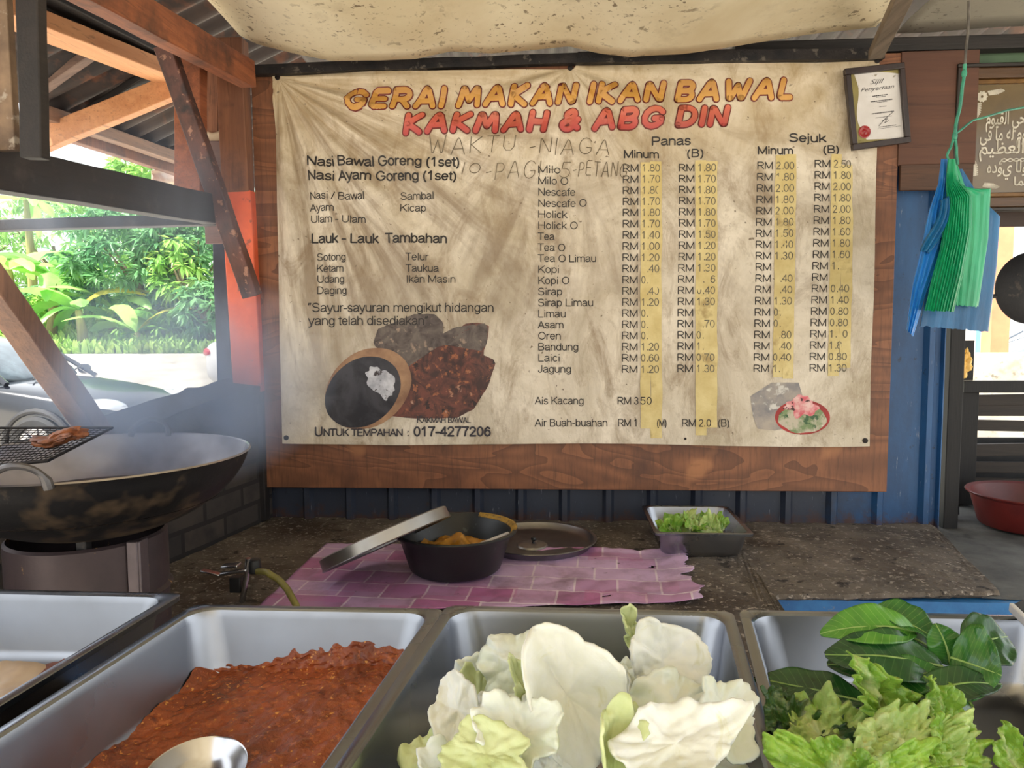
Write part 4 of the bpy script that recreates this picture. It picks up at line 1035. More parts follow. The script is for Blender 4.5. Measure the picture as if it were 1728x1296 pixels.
bm = B(); lathe(bm, [(dr, .742), (dr, .80), (dr + .006, .806), (dr, .812), (dr, .90), (dr + .007, .907), (dr, .914), (dr, 1.025), (dr - .006, 1.03), (dr - .006, .742)], (wc.x - .02, wc.y, 0), 48); obj('drum', bm, m_drum, st)
bm = B(); pp = atY(226, 950, wc.y - .075)
box(bm, (pp.x, pp.y - .0, .888), (.022, .012, .29)); box(bm, (pp.x + .012, pp.y + .012, .888), (.006, .03, .29)); obj('seam_flange', bm, M('grey_flange', (96, 86, 90), (70, 62, 66), scale=9, metal=.5, rough=.45), st, bevel=.002)
for k in range(3):
    a = R(60 + 120 * k); bm = B(); box(bm, (wc.x - .02 + (dr - .02) * math.cos(a), wc.y + (dr - .02) * math.sin(a), 1.035), (.02, .02, .03)); obj('pot_support', bm, m_soot, st, bevel=.002)
# wire rack and the grilled piece
ra, rb, rc_, rd_ = atZ(-190, 722, 1.25), atZ(190, 722, 1.235), atZ(80, 778, 1.203), atZ(-210, 806, 1.203)
rk = thing('wire_rack', 'sooty wire mesh grill rack lying across the back left rim of the wok', 'grill rack', (ra + rb + rc_ + rd_) / 4)
rp = lambda u, v: ra.lerp(rb, u).lerp(rd_.lerp(rc_, u), v)
m_wire = M('burnt_wire', (60, 56, 56), (36, 34, 36), scale=30, metal=.6, rough=.5)
bm = B()
for i in range(34): tube(bm, [rp((i + .5) / 34, t / 4) + Vector((0, 0, .003 * nz(i, t))) for t in range(5)], .0009, 4)
for i in range(15): tube(bm, [rp(t / 6, (i + .5) / 15) + Vector((0, 0, .003 * nz(i, t, 3) + .001)) for t in range(7)], .0009, 4)
obj('wire_mesh', bm, m_wire, rk)
bm = B(); tube(bm, [rp(0, 0), rp(1, 0), rp(1, 1), rp(0, 1)], .003, 6, True); obj('frame', bm, m_wire, rk)
bm = B(); bmesh.ops.create_icosphere(bm, subdivisions=4, radius=1)
gc = atZ(103, 738, 1.236)
for v in bm.verts:
    p = v.co.copy(); q = 1 + .45 * nz(p.x * 1.8, p.y * 1.8, p.z * 1.8) + .2 * nz(p.x * 5, p.y * 5, p.z * 5)
    v.co = Vector((p.x * .054 * q, p.y * .026 * q, p.z * .0135 * q + .008 * math.sin(p.x * 3))) + gc
tag(obj('grilled_chicken', bm, M('charred_chicken', (158, 96, 58), (92, 52, 36), scale=40, rough=.45, bump=.5, spots=((30, .6, .06, (48, 30, 24)),))), 'small charred brown grilled chicken piece lying on the wire rack', 'grilled meat')

# gas valve and hose
gv0 = atZ(412, 1016, .745)
GY = gv0.y
gv = thing('gas_valve', 'chrome gas burner valve with a lever standing left of the pink sheet', 'gas valve', (gv0.x, gv0.y, .745))
m_chr = steel('worn_chrome', (190, 190, 194), .2)
m_blk = M('black_rubber', (30, 30, 32), (22, 22, 24), rough=.5)
bm = B(); tube(bm, [(gv0.x - .006, GY, .745), atY(416, 975, GY), atY(419, 942, GY)], .0075, 10); obj('pipe', bm, m_chr, gv)
bm = B(); beam(bm, atY(340, 962, GY - .01), atY(372, 970, GY - .01), .02, .005); beam(bm, atY(372, 969, GY - .01), atY(416, 962, GY - .005), .014, .008); obj('lever', bm, m_chr, gv, bevel=.002)
bm = B(); beam(bm, atY(376, 955, GY), atY(404, 953, GY), .03, .006); obj('plate', bm, m_chr, gv, bevel=.002)
bm = B(); lathe(bm, [(0, -.02), (.016, -.018), (.018, 0), (.016, .018), (0, .02)], atY(429, 955, GY + .01), 16); obj('valve_knob', bm, m_blk, gv, bevel=.003)
bm = B(); box(bm, atY(400, 985, GY + .015), (.03, .03, .04)); obj('valve_body', bm, m_blk, gv, bevel=.003)
bm = B(); tube(bm, wob([atY(434, 964, GY), atY(452, 966, GY - .02), atY(470, 978, GY - .04), atY(486, 996, GY - .07), atY(500, 1022, GY - .10), atY(512, 1075, GY - .16)], .002, 4), .0085, 10)
tag(obj('gas_hose', bm, M('yellow_green_hose', (138, 130, 66), (104, 96, 52), scale=12, rough=.4)), 'dirty yellow green hose curving from the gas valve towards the pans', 'hose')

# ================================================================== PINK SHEET AND THINGS ON THE SLAB
def pink_mat():
    b = NB('pink_patterned_plastic')
    mp = b.n('ShaderNodeMapping'); mp.inputs['Rotation'].default_value = (0, 0, R(4)); b.l(b.tc.outputs['Object'], mp.inputs[0])
    br = b.n('ShaderNodeTexBrick')
    br.inputs['Color1'].default_value = srgb((196, 166, 204)); br.inputs['Color2'].default_value = srgb((150, 46, 122)); br.inputs['Mortar'].default_value = srgb((222, 206, 220))
    for k, v in (('Scale', 1), ('Brick Width', .115), ('Row Height', .10), ('Mortar Size', .003), ('Bias', -.35)): br.inputs[k].default_value = v
    br.offset = .37; br.squash = 1.5; br.squash_frequency = 3
    b.l(mp.outputs[0], br.inputs['Vector'])
    br2 = b.n('ShaderNodeTexBrick')
    br2.inputs['Color1'].default_value = (0, 0, 0, 1); br2.inputs['Color2'].default_value = (1, 1, 1, 1); br2.inputs['Mortar'].default_value = (0, 0, 0, 1)
    for k, v in (('Scale', 1), ('Brick Width', .17), ('Row Height', .082), ('Mortar Size', .004), ('Bias', -.55)): br2.inputs[k].default_value = v
    b.l(mp.outputs[0], br2.inputs['Vector'])
    c = b.mix(b.math('MULTIPLY', br2.outputs['Color'], .85), br.outputs['Color'], srgb((188, 84, 146)))
    c = b.mix(b.rng(b.noise(b.co(), 7, 7, .7), .48, .75, 0, .75), c, srgb((96, 74, 84)))
    c = b.mix(b.rng(b.noise(b.co(), 40, 3), .70, .74, 0, .8), c, srgb((60, 40, 40)))
    b.l(c, b.b.inputs['Base Color']); b.set(Roughness=.35)
    b.bump(b.noise(b.co(), 16, 4), .3, .004)
    return b.m
c00, c01, c11, c10 = atZ(438, 1022, .748), atZ(552, 916, .748), atZ(1150, 932, .748), atZ(1180, 1004, .748)
def pink(u, v):
    # v: front 0 .. back 1, u: left .. right; ragged torn right edge
    a, c = c00.lerp(c01, v), c10.lerp(c11, v)
    a = a + (c00 - c01) * 0; x = lerp(a.x, c.x, u); y = lerp(a.y, c.y, u)
    if v < .5: y -= (.5 - v) * .10
    e = clamp((u - .93) / .07)
    x += e * (.030 * nz(v * 9, 2) + .014 * nz(v * 30, 4) - .035 * math.exp(-((v - .38) / .035) ** 2)); 
    t = clamp((v - .93) / .07); y += t * (.02 * nz(u * 12, 8) + .012 * nz(u * 40, 2))
    z = .7475 + abs(nz(x * 9, y * 9)) * .006 + e * .012 * (1 + nz(v * 6, 5)) + t * .006 * clamp(u * 4 - 2) * (1 + nz(u * 15)) + .004 * abs(nz(x * 25, y * 14, 5)) * clamp(u * 2 - .9)
    return Vector((x, y, z))
bm = B(); grid(bm, 150, 60, pink)
for f in [f for f in bm.faces if (lambda p: (nz(p.x * 20, p.y * 40, 7) > .66 and p.x > .05))(f.calc_center_median())]: bm.faces.remove(f)
tag(obj('plastic_sheet', bm, pink_mat(), solid=.0012, recalc=False), 'torn pink and magenta patterned plastic sheet lying on the slab', 'table cover')

# black pail
PZ = .87
pc = atZ(768, 892, PZ)
pail = thing('black_pail', 'black plastic pail with a yellow stained rim standing on the pink sheet', 'pail', (pc.x, pc.y, .756))
m_pail = M('black_plastic', (26, 30, 32), (18, 20, 22), scale=10, rough=.38, spots=((30, .68, .04, (60, 62, 60)),))
RP = 108 / FPX * pc.y * .985
bm = B(); z0 = .756
lathe(bm, [(.0005, z0), (RP * .70, z0), (RP * .74, z0 + .006), (RP * .90, PZ - .02), (RP * .93, PZ - .008), (RP, PZ - .006), (RP + .003, PZ), (RP, PZ + .004), (RP * .955, PZ + .003), (RP * .90, PZ - .012), (RP * .73, z0 + .012), (.0005, z0 + .010)], (pc.x, pc.y, 0), 72)
obj('body', bm, m_pail, pail)
bm = B()
def stain(u, v):
    a = R(lerp(-8, 72, u)); q = lerp(.915, 1.012, v) - .02 * abs(nz(u * 9)) * (1 - v)
    zz = PZ + .0055 - .010 * clamp((1 - v) * 2 - .9)
    return Vector((pc.x + RP * q * math.cos(a), pc.y + RP * q * math.sin(a), zz))
grid(bm, 40, 6, stain); obj('food_stain', bm, M('turmeric_stain', (176, 138, 44), (120, 92, 36), scale=40, rough=.5, spots=((40, .6, .05, (60, 52, 30)),)), pail, recalc=False)['label'] = 'yellow turmeric stain on the pail rim'
bm = B()
def fry(u, v):
    a = 2 * math.pi * u; q = RP * .74 * v
    x, y = q * math.cos(a), q * math.sin(a)
    return Vector((pc.x + x, pc.y + y, z0 + .052 + .02 * nz(x * 30, y * 30) + .03 * math.exp(-((x + .0) / .05) ** 2 - ((y - .03) / .05) ** 2)))
grid(bm, 48, 14, fry)
tag(obj('marinated_meat', bm, M('turmeric_meat', (190, 136, 40), (130, 88, 30), scale=30, rough=.35), recalc=False), 'yellow marinated meat lying in the black pail', 'meat', kind='stuff')
sp = thing('spoon', 'pale handled spoon leaning inside the black pail on its right rim', 'spoon', atY(806, 918, pc.y - .02))
bm = B(); beam(bm, atY(800, 922, pc.y - .03), atY(859, 899, pc.y + .01), .016, .005, sub=6); obj('handle', bm, M('pale_plastic', (206, 204, 206), (180, 178, 182), scale=8, rough=.3), sp, bevel=.002)
bm = B(); lathe(bm, [(0.001, -.006), (.014, -.004), (.022, .002), (.0235, .003), (.014, -.002), (.001, -.004)], atY(788, 928, pc.y - .035), 20, Matrix.Rotation(R(24), 3, 'Y')); obj('spoon_bowl', bm, m_chr, sp)

# leaning lid
lc = atY(650, 906, pc.y - .10)
ydir = (atY(752, 861, pc.y - .10) - atY(550, 950, pc.y - .10))
LR = ydir.length / 2
e1 = ydir.normalized(); view = (lc - CAM).normalized()
nn = e1.cross(view).normalized()
if nn.z < 0: nn = -nn
nn = (nn + view * .03).normalized(); e2 = nn.cross(e1).normalized(); e1b = e2.cross(nn)
mt = Matrix((e1b, e2, nn)).transposed()
bm = B(); lathe(bm, [(.0005, .010), (LR * .80, .010), (LR * .83, .013), (LR * .965, .013), (LR, .010), (LR + .001, -.018), (LR + .004, -.020), (LR + .001, -.0215), (LR - .003, -.018), (LR - .004, .007), (LR * .8, .0075), (.0005, .0075)], lc, 64, mt)
m_alu = steel('dull_aluminium', (172, 170, 168), .36, (1, 1, 1), (110, 106, 100), .6)
tag(obj('round_lid', bm, m_alu), 'round dull metal lid leaning on the left rim of the black pail', 'lid')
# lid lying flat behind the pail
tcx = atZ(905, 910, .765)
TR_ = 103 / FPX * tcx.y
tr = thing('pot_lid', 'round steel lid with a small knob lying upturned behind the black pail', 'lid', (tcx.x, tcx.y, .746))
bm = B(); lathe(bm, [(.0005, .752), (TR_ * .84, .752), (TR_ * .90, .756), (TR_ * .955, .772), (TR_, .774), (TR_ + .002, .772), (TR_ * .97, .768), (TR_ * .91, .750), (.0005, .747)], (tcx.x, tcx.y, 0), 72); obj('disc', bm, steel('grey_lid_steel', (150, 150, 152), .34, smudge=(96, 92, 88), amt=.7), tr)
bm = B(); lathe(bm, [(.0005, .753), (.050, .753), (.046, .758), (.02, .761), (.0005, .762)], (tcx.x - .012, tcx.y - .03, 0), 40); obj('dome', bm, m_alu, tr)
bm = B(); lathe(bm, [(.0005, .758), (.006, .760), (.004, .768), (.009, .774), (.007, .780), (.0005, .782)], (tcx.x - .008, tcx.y - .03, 0), 16); obj('knob', bm, m_blk, tr)

# ================================================================== STEEL PANS
def rrect(o, ex, ey, wd, ln, ins, rad, z, n=8):
    """rounded rectangle ring; o = far left corner, ex to the right, ey towards the viewer"""
    a0, a1, b0, b1 = ins, wd - ins, ins, ln - ins
    rad = max(rad, .001); out = []
    for (cx, cy, s) in ((a1 - rad, b0 + rad, -90), (a1 - rad, b1 - rad, 0), (a0 + rad, b1 - rad, 90), (a0 + rad, b0 + rad, 180)):
        for k in range(n + 1):
            a = R(s + 90 * k / n); out.append(o + ex * (cx + rad * math.cos(a)) + ey * (cy + rad * math.sin(a)) + Vector((0, 0, z - o.z)))
    return out
m_pansteel = steel('scratched_pan_steel', (158, 161, 168), .27, (1, 1, 1), (128, 128, 128), .35)
m_rimsteel = steel('cool_rim_steel', (136, 143, 155), .24)
def pan(name, label, o, ex, ey, wd, ln, dp, mat=None, zr=1.07, lip=.014, group=None):
    ex, ey = Vector(ex), Vector(ey)
    o = Vector((o[0], o[1], zr))
    t = thing(name, label, 'steel pan', o + ex * wd / 2 + ey * ln / 2 + Vector((0, 0, -dp - .001)), group)
    r = lambda i, ra_, z: rrect(o, ex, ey, wd, ln, i, ra_, z)
    bm = B(); loft(bm, [r(.0015, .012, zr - .009), r(0, .013, zr - .008), r(-.001, .014, zr - .001), r(.001, .013, zr), r(lip - .003, .03, zr + .0005), r(lip, .032, zr - .002)], False, False)
    obj('rim', bm, mat or m_rimsteel, t)
    bm = B(); loft(bm, [r(lip, .032, zr - .002), r(lip + .003, .034, zr - .012), r(lip + .012, .04, zr - dp + .022), r(lip + .017, .04, zr - dp + .010), r(lip + .030, .04, zr - dp + .001), r(lip + .045, .035, zr - dp)], False, True)
    loft(bm, [r(lip - .0015, .032, zr - .003), r(lip + .010, .04, zr - dp + .020), r(lip + .016, .04, zr - dp + .007), r(lip + .030, .04, zr - dp - .001)], False, True)
    obj('basin', bm, mat or m_pansteel, t, recalc=False)
    return t
def eyv(s): return Vector((-s, -1, 0)).normalized()
EX = Vector((1, 0, 0))
G_P = 'large food pans on the serving table'
pan('food_pan', 'near empty steel pan with greasy paper, leftmost of the large pans', (-.955, 1.012), Vector((1, -.012, 0)).normalized(), eyv(.085), .418, .56, .10, group=G_P)
pan('food_pan', 'steel pan of red sambal, second from the left', (-.500, .966), EX, eyv(.104), .346, .56, .10, group=G_P)
pan('food_pan', 'steel pan heaped with cut white cabbage', (-.150, .978), Vector((1, -.012, 0)).normalized(), eyv(.115), .382, .56, .10, group=G_P)
pan('food_pan', 'steel pan holding green leaves and lettuce, at the right', (.243, .980), Vector((1, -.004, 0)).normalized(), eyv(.148), .40, .56, .10, group=G_P)
tb = thing('serving_table', 'dark timber serving table carrying the four large food pans', 'table', (-.16, .55, 0))
m_tb = wood('dark_table_wood', (52, 42, 38), (34, 28, 26), axis='x')
bm = B(); box(bm, (-.16, .58, .952), (1.75, .62, .032)); obj('table_top', bm, m_tb, tb, bevel=.003)
for (x, y) in ((-.98, .32), (-.98, .84), (.66, .32), (.66, .84)): bm = B(); box(bm, (x, y, .468), (.05, .05, .936)); obj('leg', bm, m_tb, tb, bevel=.003)
# greasy paper and scrap in pan one
bm = B()
def paper(u, v):
    p = atZ(lerp(-120, 190 - 150 * v, u), lerp(1113, 1230, v), .972); return Vector((p.x, p.y, .9735 + .010 * abs(nz(p.x * 12, p.y * 12)) + .004 * abs(nz(p.x * 40, p.y * 40))))
grid(bm, 50, 30, paper)
tag(obj('greasy_paper', bm, M('greasy_paper', (206, 184, 160), (176, 148, 122), scale=7, rough=.4, spots=((9, .64, .06, (130, 78, 52)),)), solid=.0006, recalc=False), 'crumpled greasy brown paper in the near empty left pan', 'paper')
bm = B(); bmesh.ops.create_icosphere(bm, subdivisions=3, radius=1); gc = atZ(118, 1128, .985)
for v in bm.verts: p = v.co.copy(); q = 1 + .4 * nz(p.x * 2, p.y * 2, p.z * 2); v.co = Vector((p.x * .034 * q, p.y * .022 * q, p.z * .010 * q)) + gc
tag(obj('fried_scrap', bm, M('brown_crust', (122, 66, 46), (84, 44, 34), scale=40, bump=.4)), 'small brown fried scrap beside the greasy paper', 'fried food')

# sambal
def samb_mat():
    b = NB('red_sambal')
    n1 = b.noise(b.co(), 14, 6, .65)
    c = b.mix(b.rng(n1, .35, .65), srgb((160, 80, 40)), srgb((114, 54, 32)))
    c = b.mix(b.rng(b.noise(b.co(), 110, 3, .6), .58, .66, 0, .85), c, srgb((178, 98, 52)))
    c = b.mix(b.rng(b.noise(b.co(), 160, 2, .5), .66, .70, 0, .9), c, srgb((216, 150, 74)))
    c = b.mix(b.rng(b.noise(b.co(), 60, 4, .6), .60, .68, 0, .8), c, srgb((84, 30, 22)))
    b.l(c, b.b.inputs['Base Color'])
    b.l(b.rng(b.noise(b.co(), 9, 3), .4, .6, .12, .4), b.b.inputs['Roughness'])
    b.bump(b.math('ADD', b.noise(b.co(), 120, 4, .65), n1), .6, .005)
    return b.m
so_, sey = Vector((-.500, .966, 0)), eyv(.104)
def samb(u, v):
    i = .036
    x = lerp(i, .346 - i, u); y = lerp(i - .012, .53, v)
    wv = .004 * math.sin((x * 1.0 + y * .55) * 150 + 3 * nz(x * 14, y * 6)) * clamp(v * 3 - .5)
    z = .9735 + .026 * (1 - v) ** 1.6 * clamp(.35 + u * .9) + .006 * (.4 + u) + wv * (.6 + .5 * nz(x * 10, y * 10)) + .0035 * nz(x * 45, y * 45) + .002 * nz(x * 110, y * 110)
    z -= .012 * clamp(v * 1.6 - .55) * clamp(nz(x * 9, y * 9, 3) + .55)
    b_ = clamp(1 - y / .036) if y < .036 else 0
    top = .034 * clamp(.30 + .55 * u + .5 * nz(x * 16, 4) + .12 * nz(x * 70, 9))
    if v < .06:
        t = 1 - v / .06
        z += top * t; y = .036 - .0125 * t - .006 * t * (top / .04) + .004 * nz(x * 90, t * 5)
    lw = clamp(1 - u / .05)
    z += .02 * lw * clamp(.5 + nz(y * 14, 5)) ; x -= .008 * lw
    p = so_ + EX * x + sey * y
    return Vector((p.x, p.y, z))
bm = B(); grid(bm, 190, 260, samb)
tag(obj('sambal', bm, samb_mat(), recalc=False), 'oily red sambal sauce spread in the second pan from the left', 'sambal', kind='stuff')
# ladle in the sambal
ld = thing('ladle', 'round steel ladle resting in the red sambal', 'ladle', atZ(330, 1300, .985))
lcen = atZ(330, 1300, 1.012); lr = 90 / FPX * .66
bm = B(); lathe(bm, [(.0005, -.030), (lr * .5, -.027), (lr * .85, -.014), (lr, 0), (lr + .0015, .001), (lr + .0005, -.0015), (lr * .87, -.017), (lr * .5, -.030), (.0005, -.033)], lcen, 48, Matrix.Rotation(R(8), 3, 'X')); obj('ladle_bowl', bm, m_chr, ld)
bm = B(); tube(bm, [lcen + Vector((-.02, -lr, .0)), lcen + Vector((-.03, -lr - .05, .035)), lcen + Vector((-.05, -lr - .20, .10))], .005, 8); obj('handle', bm, m_chr, ld)

# ================================================================== CABBAGE, LETTUCE, LEAVES
def frame_at(roll, tx, ty):
    """in-plane right, in-plane up and normal of a sheet that faces the camera before roll, tilt back tx and turn ty"""
    m = Matrix((rgt, up, -fwd)).transposed()
    return m @ (Matrix.Rotation(R(ty), 3, 'Y') @ Matrix.Rotation(R(tx), 3, 'X') @ Matrix.Rotation(R(roll), 3, 'Z'))
def ruffled(bm, c, fr, wd, hg, seed, cup=.25, ruf=.10, freq=5, nr=9, nt=56, jag=.14, jf=2.2, twist=0., fold=0., fa=0., pw=3, crk=.05, jh=.25):
    """torn leaf: polar sheet with a ragged outline, rim ruffles, a fold line and crinkles"""
    c = Vector(c); lay = bm.loops.layers.uv.verify(); rings = []
    cf_, sf_ = math.cos(fa), math.sin(fa)
    for i in range(nr + 1):
        q = i / nr
        ring = []
        for k in range(1 if i == 0 else nt):
            a = 2 * math.pi * k / nt; ca, sa = math.cos(a), math.sin(a)
            rr = 1 + jag * 1.3 * nz(ca * jf + seed, sa * jf, seed * 1.7) + jag * jh * nz(ca * jf * 3.1, sa * jf * 3.1, seed) * q + jag * jh * .5 * nz(ca * jf * 9, sa * jf * 9, seed) * q ** 4
            rr = max(rr, .35)
            x, y = q * ca * rr, q * sa * rr
            ph = a * freq + seed * 2 + 2.5 * nz(ca * 2, sa * 2, seed)
            z = cup * (.9 * x * x + .45 * y * y) + ruf * q ** pw * (math.sin(ph) + .6 * math.sin(ph * 2.3 + seed) * q) + .14 * nz(x * 1.6 + seed, y * 1.6, 2) + crk * nz(x * 4, y * 4, seed) + crk * .5 * nz(x * 9, y * 9, seed) + twist * x * y
            z += fold * abs(x * cf_ + y * sf_ + .15 * nz(y * 2, seed))
            ring.append((bm.verts.new(c + fr @ Vector((x * wd / 2, y * hg / 2, z * (wd + hg) / 4))), (.5 + x * .5, .5 + y * .5)))
        rings.append(ring)
    for i in range(nr):
        A, C = rings[i], rings[i + 1]
        for k in range(nt):
            k2 = (k + 1) % nt
            q_ = (A[0], C[k], C[k2]) if len(A) == 1 else (A[k], C[k], C[k2], A[k2])
            f = bm.faces.new([v for v, _ in q_])
            for lp, (_, uv) in zip(f.loops, q_): lp[lay].uv = uv
    return bm
def cab_mat(name, a, c_, rib):
    b = NB(name)
    n1 = b.noise(b.co(), 16, 5, .6)
    c = b.mix(b.rng(n1, .38, .64), srgb(a), srgb(c_))
    v = b.noise(b.co((1, .35, 1)), 45, 4, .6, .8)
    c = b.mix(b.rng(v, .6, .75, 0, .55), c, srgb(rib))
    b.l(c, b.b.inputs['Base Color']); b.set(Roughness=.38, Subsurface_Weight=.25, Subsurface_Scale=.006)
    b.b.inputs['Subsurface Radius'].default_value = (1, .9, .5)
    b.bump(v, .35, .003)
    return b.m
CM = [cab_mat('white_cabbage', (226, 230, 222), (212, 219, 198), (196, 204, 150)), cab_mat('pale_green_cabbage', (206, 214, 166), (186, 200, 136), (232, 234, 204)), cab_mat('cream_cabbage', (230, 232, 227), (219, 220, 206), (200, 198, 150))]
GC = 'cut cabbage pieces heaped in the steel pan'
def cabbage(label, c, wd, hg, roll, tx, ty, seed, mi=0, **k):
    k = dict(dict(jag=.38, crk=.10, jf=1.5, fold=.35 * math.sin(seed * 5), fa=seed), **k)
    bm = B(); ruffled(bm, c, frame_at(roll, tx, ty), wd, hg, seed, nt=84, nr=12, **k)
    return tag(obj('cabbage_piece', bm, CM[mi], loc=c, solid=.0022, ang=70, recalc=False), label, 'cabbage', GC)
CX = lambda y: .045 - .115 * (.98 - y)          # centre line of the cabbage pan
def heap(x, y): return 1.005 + .085 * math.exp(-(abs(x - CX(y)) / .145) ** 4 - (abs(y - .66) / .165) ** 4)
rd = random.Random(11)
LB = 'one of many white cabbage pieces in the heap, partly covered by others'
for k in range(60):
    y = .47 + .36 * (k % 12 + rd.random()) / 12; x = CX(y) + rd.uniform(-.125, .125)
    cabbage(LB, (x, y, heap(x, y) - rd.uniform(.005, .035)), rd.uniform(.04, .075), rd.uniform(.05, .09), rd.uniform(-180, 180), rd.uniform(-75, -15), rd.uniform(-35, 35), k * 1.37 + .5, rd.choice((0, 0, 1, 2)), cup=rd.uniform(-.7, .8), ruf=rd.uniform(.06, .2), freq=rd.choice((3, 4, 5)), jag=rd.uniform(.25, .5), fold=rd.uniform(-.6, .6), fa=rd.uniform(0, 3), crk=.12)
for (lab, px, py, Y, wd, hg, roll, tx, ty, sd, mi, kw) in (
    ('large smooth pointed cabbage leaf standing upright in the middle of the heap', 955, 1172, .66, .085, .125, 8, -18, 10, 3.3, 2, dict(cup=.4, ruf=.05, freq=3, jag=.22, jf=.8, fold=.55, fa=.5, crk=.08)),
    ('crinkled white cabbage leaf at the back left of the heap', 868, 1122, .74, .085, .075, 10, -30, -8, 7.1, 0, dict(cup=-.4, ruf=.14, freq=6)),
    ('broad folded cabbage leaf at the back right of the heap', 1118, 1118, .74, .090, .080, -20, -25, 18, 9.4, 2, dict(cup=.45, ruf=.08, freq=4, jag=.2)),
    ('thin curled pale shred sticking up at the back of the heap', 1063, 1066, .77, .022, .052, 14, -5, 30, 12.2, 1, dict(cup=.9, ruf=.25, freq=3)),
    ('small cabbage piece lying low at the left end of the heap', 770, 1198, .68, .050, .072, 30, -35, -20, 14.8, 2, dict(cup=.4, ruf=.08, freq=3, jag=.25)),
    ('twisted cabbage piece with a rounded lobe hanging over the right rim', 1218, 1205, .66, .060, .075, -38, -40, 30, 17.5, 0, dict(cup=.5, ruf=.10, freq=4)),
    ('pale yellow green rib piece standing left of the pointed leaf', 893, 1175, .68, .034, .082, 22, -20, 30, 19.6, 1, dict(cup=.5, ruf=.03, freq=3)),
    ('cream cabbage piece under the broad folded leaf, right of the middle', 1135, 1190, .67, .085, .070, 25, -35, 0, 22.3, 0, dict(cup=-.35, ruf=.12, freq=5)),
    ('curled white cabbage cup in front of the pointed leaf, left of the middle', 878, 1240, .60, .075, .065, -15, -45, -10, 25.7, 0, dict(cup=.7, ruf=.12, freq=5)),
    ('green tinged cabbage slice at the near left of the heap', 820, 1275, .57, .080, .050, -8, -50, -10, 28.9, 1, dict(cup=.2, ruf=.06, freq=4)),
    ('long cabbage strip lying at the near right of the heap', 1140, 1255, .58, .110, .060, 12, -50, 10, 31.4, 2, dict(cup=.4, ruf=.10, freq=4, jag=.2)),
    ('pale rolled cabbage piece at the near middle of the heap', 1030, 1262, .58, .05, .07, -10, -30, 25, 34.4, 1, dict(cup=.9, ruf=.06, freq=3))):
    cabbage(lab, atY(px, py, Y), wd, hg, roll, tx, ty, sd, mi, **kw)

def let_mat(name, edge_c, mid_c):
    b = NB(name)
    n1 = b.noise(b.co(), 24, 5, .65)
    c = b.mix(b.rng(n1, .36, .62), srgb(edge_c), srgb(mid_c))
    v = b.noise(b.co((1, .3, 1)), 60, 4, .6, 1)
    c = b.mix(b.rng(v, .55, .72, 0, .5), c, srgb((196, 208, 140)))
    uv = b.n('ShaderNodeUVMap'); sp = b.n('ShaderNodeSeparateXYZ'); b.l(uv.outputs[0], sp.inputs[0])
    rib = b.math('ADD', b.math('ABSOLUTE', b.math('SUBTRACT', sp.outputs[0], .5)), b.math('MULTIPLY', sp.outputs[1], .10))
    c = b.mix(b.rng(b.math('ADD', rib, b.math('MULTIPLY', b.math('SUBTRACT', n1, .5), .2)), .16, .03, 0, .75), c, srgb((214, 220, 176)))
    b.l(c, b.b.inputs['Base Color']); b.set(Roughness=.35, Subsurface_Weight=.2, Subsurface_Scale=.005)
    b.bump(b.math('ADD', v, n1), .6, .005)
    return b.m
LM = [let_mat('bright_lettuce', (152, 190, 74), (98, 146, 46)), let_mat('deep_lettuce', (60, 96, 38), (36, 64, 28)), let_mat('pale_lettuce', (184, 204, 128), (140, 174, 82))]  # shade of the gaps and highlights put into the deep and pale greens
def lettuce(label, c, wd, hg, roll, tx, ty, seed, mi=0, group=None, nt=200, nr=18, **k):
    kw = dict(cup=.35 * math.sin(seed * 3), ruf=.11, freq=12, jag=.40, jf=1.3, pw=6, fold=.45, fa=.1 * math.sin(seed), crk=.26, jh=.38); kw.update(k)
    bm = B(); ruffled(bm, c, frame_at(roll, tx, ty), wd * 1.15, hg * 1.15, seed, nt=nt, nr=nr, **kw)
    return tag(obj('lettuce_leaf', bm, LM[mi], loc=c, solid=.0012, ang=80, recalc=False), label, 'lettuce', group)
GL = 'frilly lettuce leaves in the right hand pan'
for a in (('tall bright frilly lettuce leaf rising in the middle of the right hand pan', 1490, 1188, .70, .058, .098, 24, -12, 18, 2.2, 0), ('frilly lettuce leaf with a white rib at the left of the lettuce', 1385, 1228, .69, .080, .062, 38, -48, -22, 5.3, 2),
          ('dark lettuce leaf lowest at the left of the lettuce', 1350, 1220, .70, .07, .06, -30, -55, 0, 6.9, 1), ('pale lettuce leaf with a broad white rib across the middle', 1525, 1250, .63, .100, .046, 20, -52, 8, 8.4, 2),
          ('narrow frilly lettuce leaf hanging right of the tall one', 1590, 1225, .68, .040, .085, -12, -20, 25, 11.6, 0), ('frilly lettuce leaf at the near left of the lettuce', 1405, 1292, .60, .075, .050, -25, -35, -25, 14.9, 0),
          ('frilly lettuce leaf at the near middle of the lettuce', 1500, 1306, .58, .080, .045, 12, -38, 16, 17.3, 0), ('frilly lettuce leaf at the near right of the lettuce', 1610, 1280, .62, .060, .060, -40, -35, 20, 20.1, 0),
          ('small lettuce leaf at the lower right corner of the photo', 1718, 1285, .64, .045, .06, 20, -30, 0, 23.5, 0), ('shaded lettuce leaf under the bright ones', 1545, 1262, .69, .12, .09, 70, -72, 0, 26.2, 1)):
    lettuce(a[0], atY(a[1], a[2] + 16, a[3]), *a[4:10], mi=a[10], group=GL)

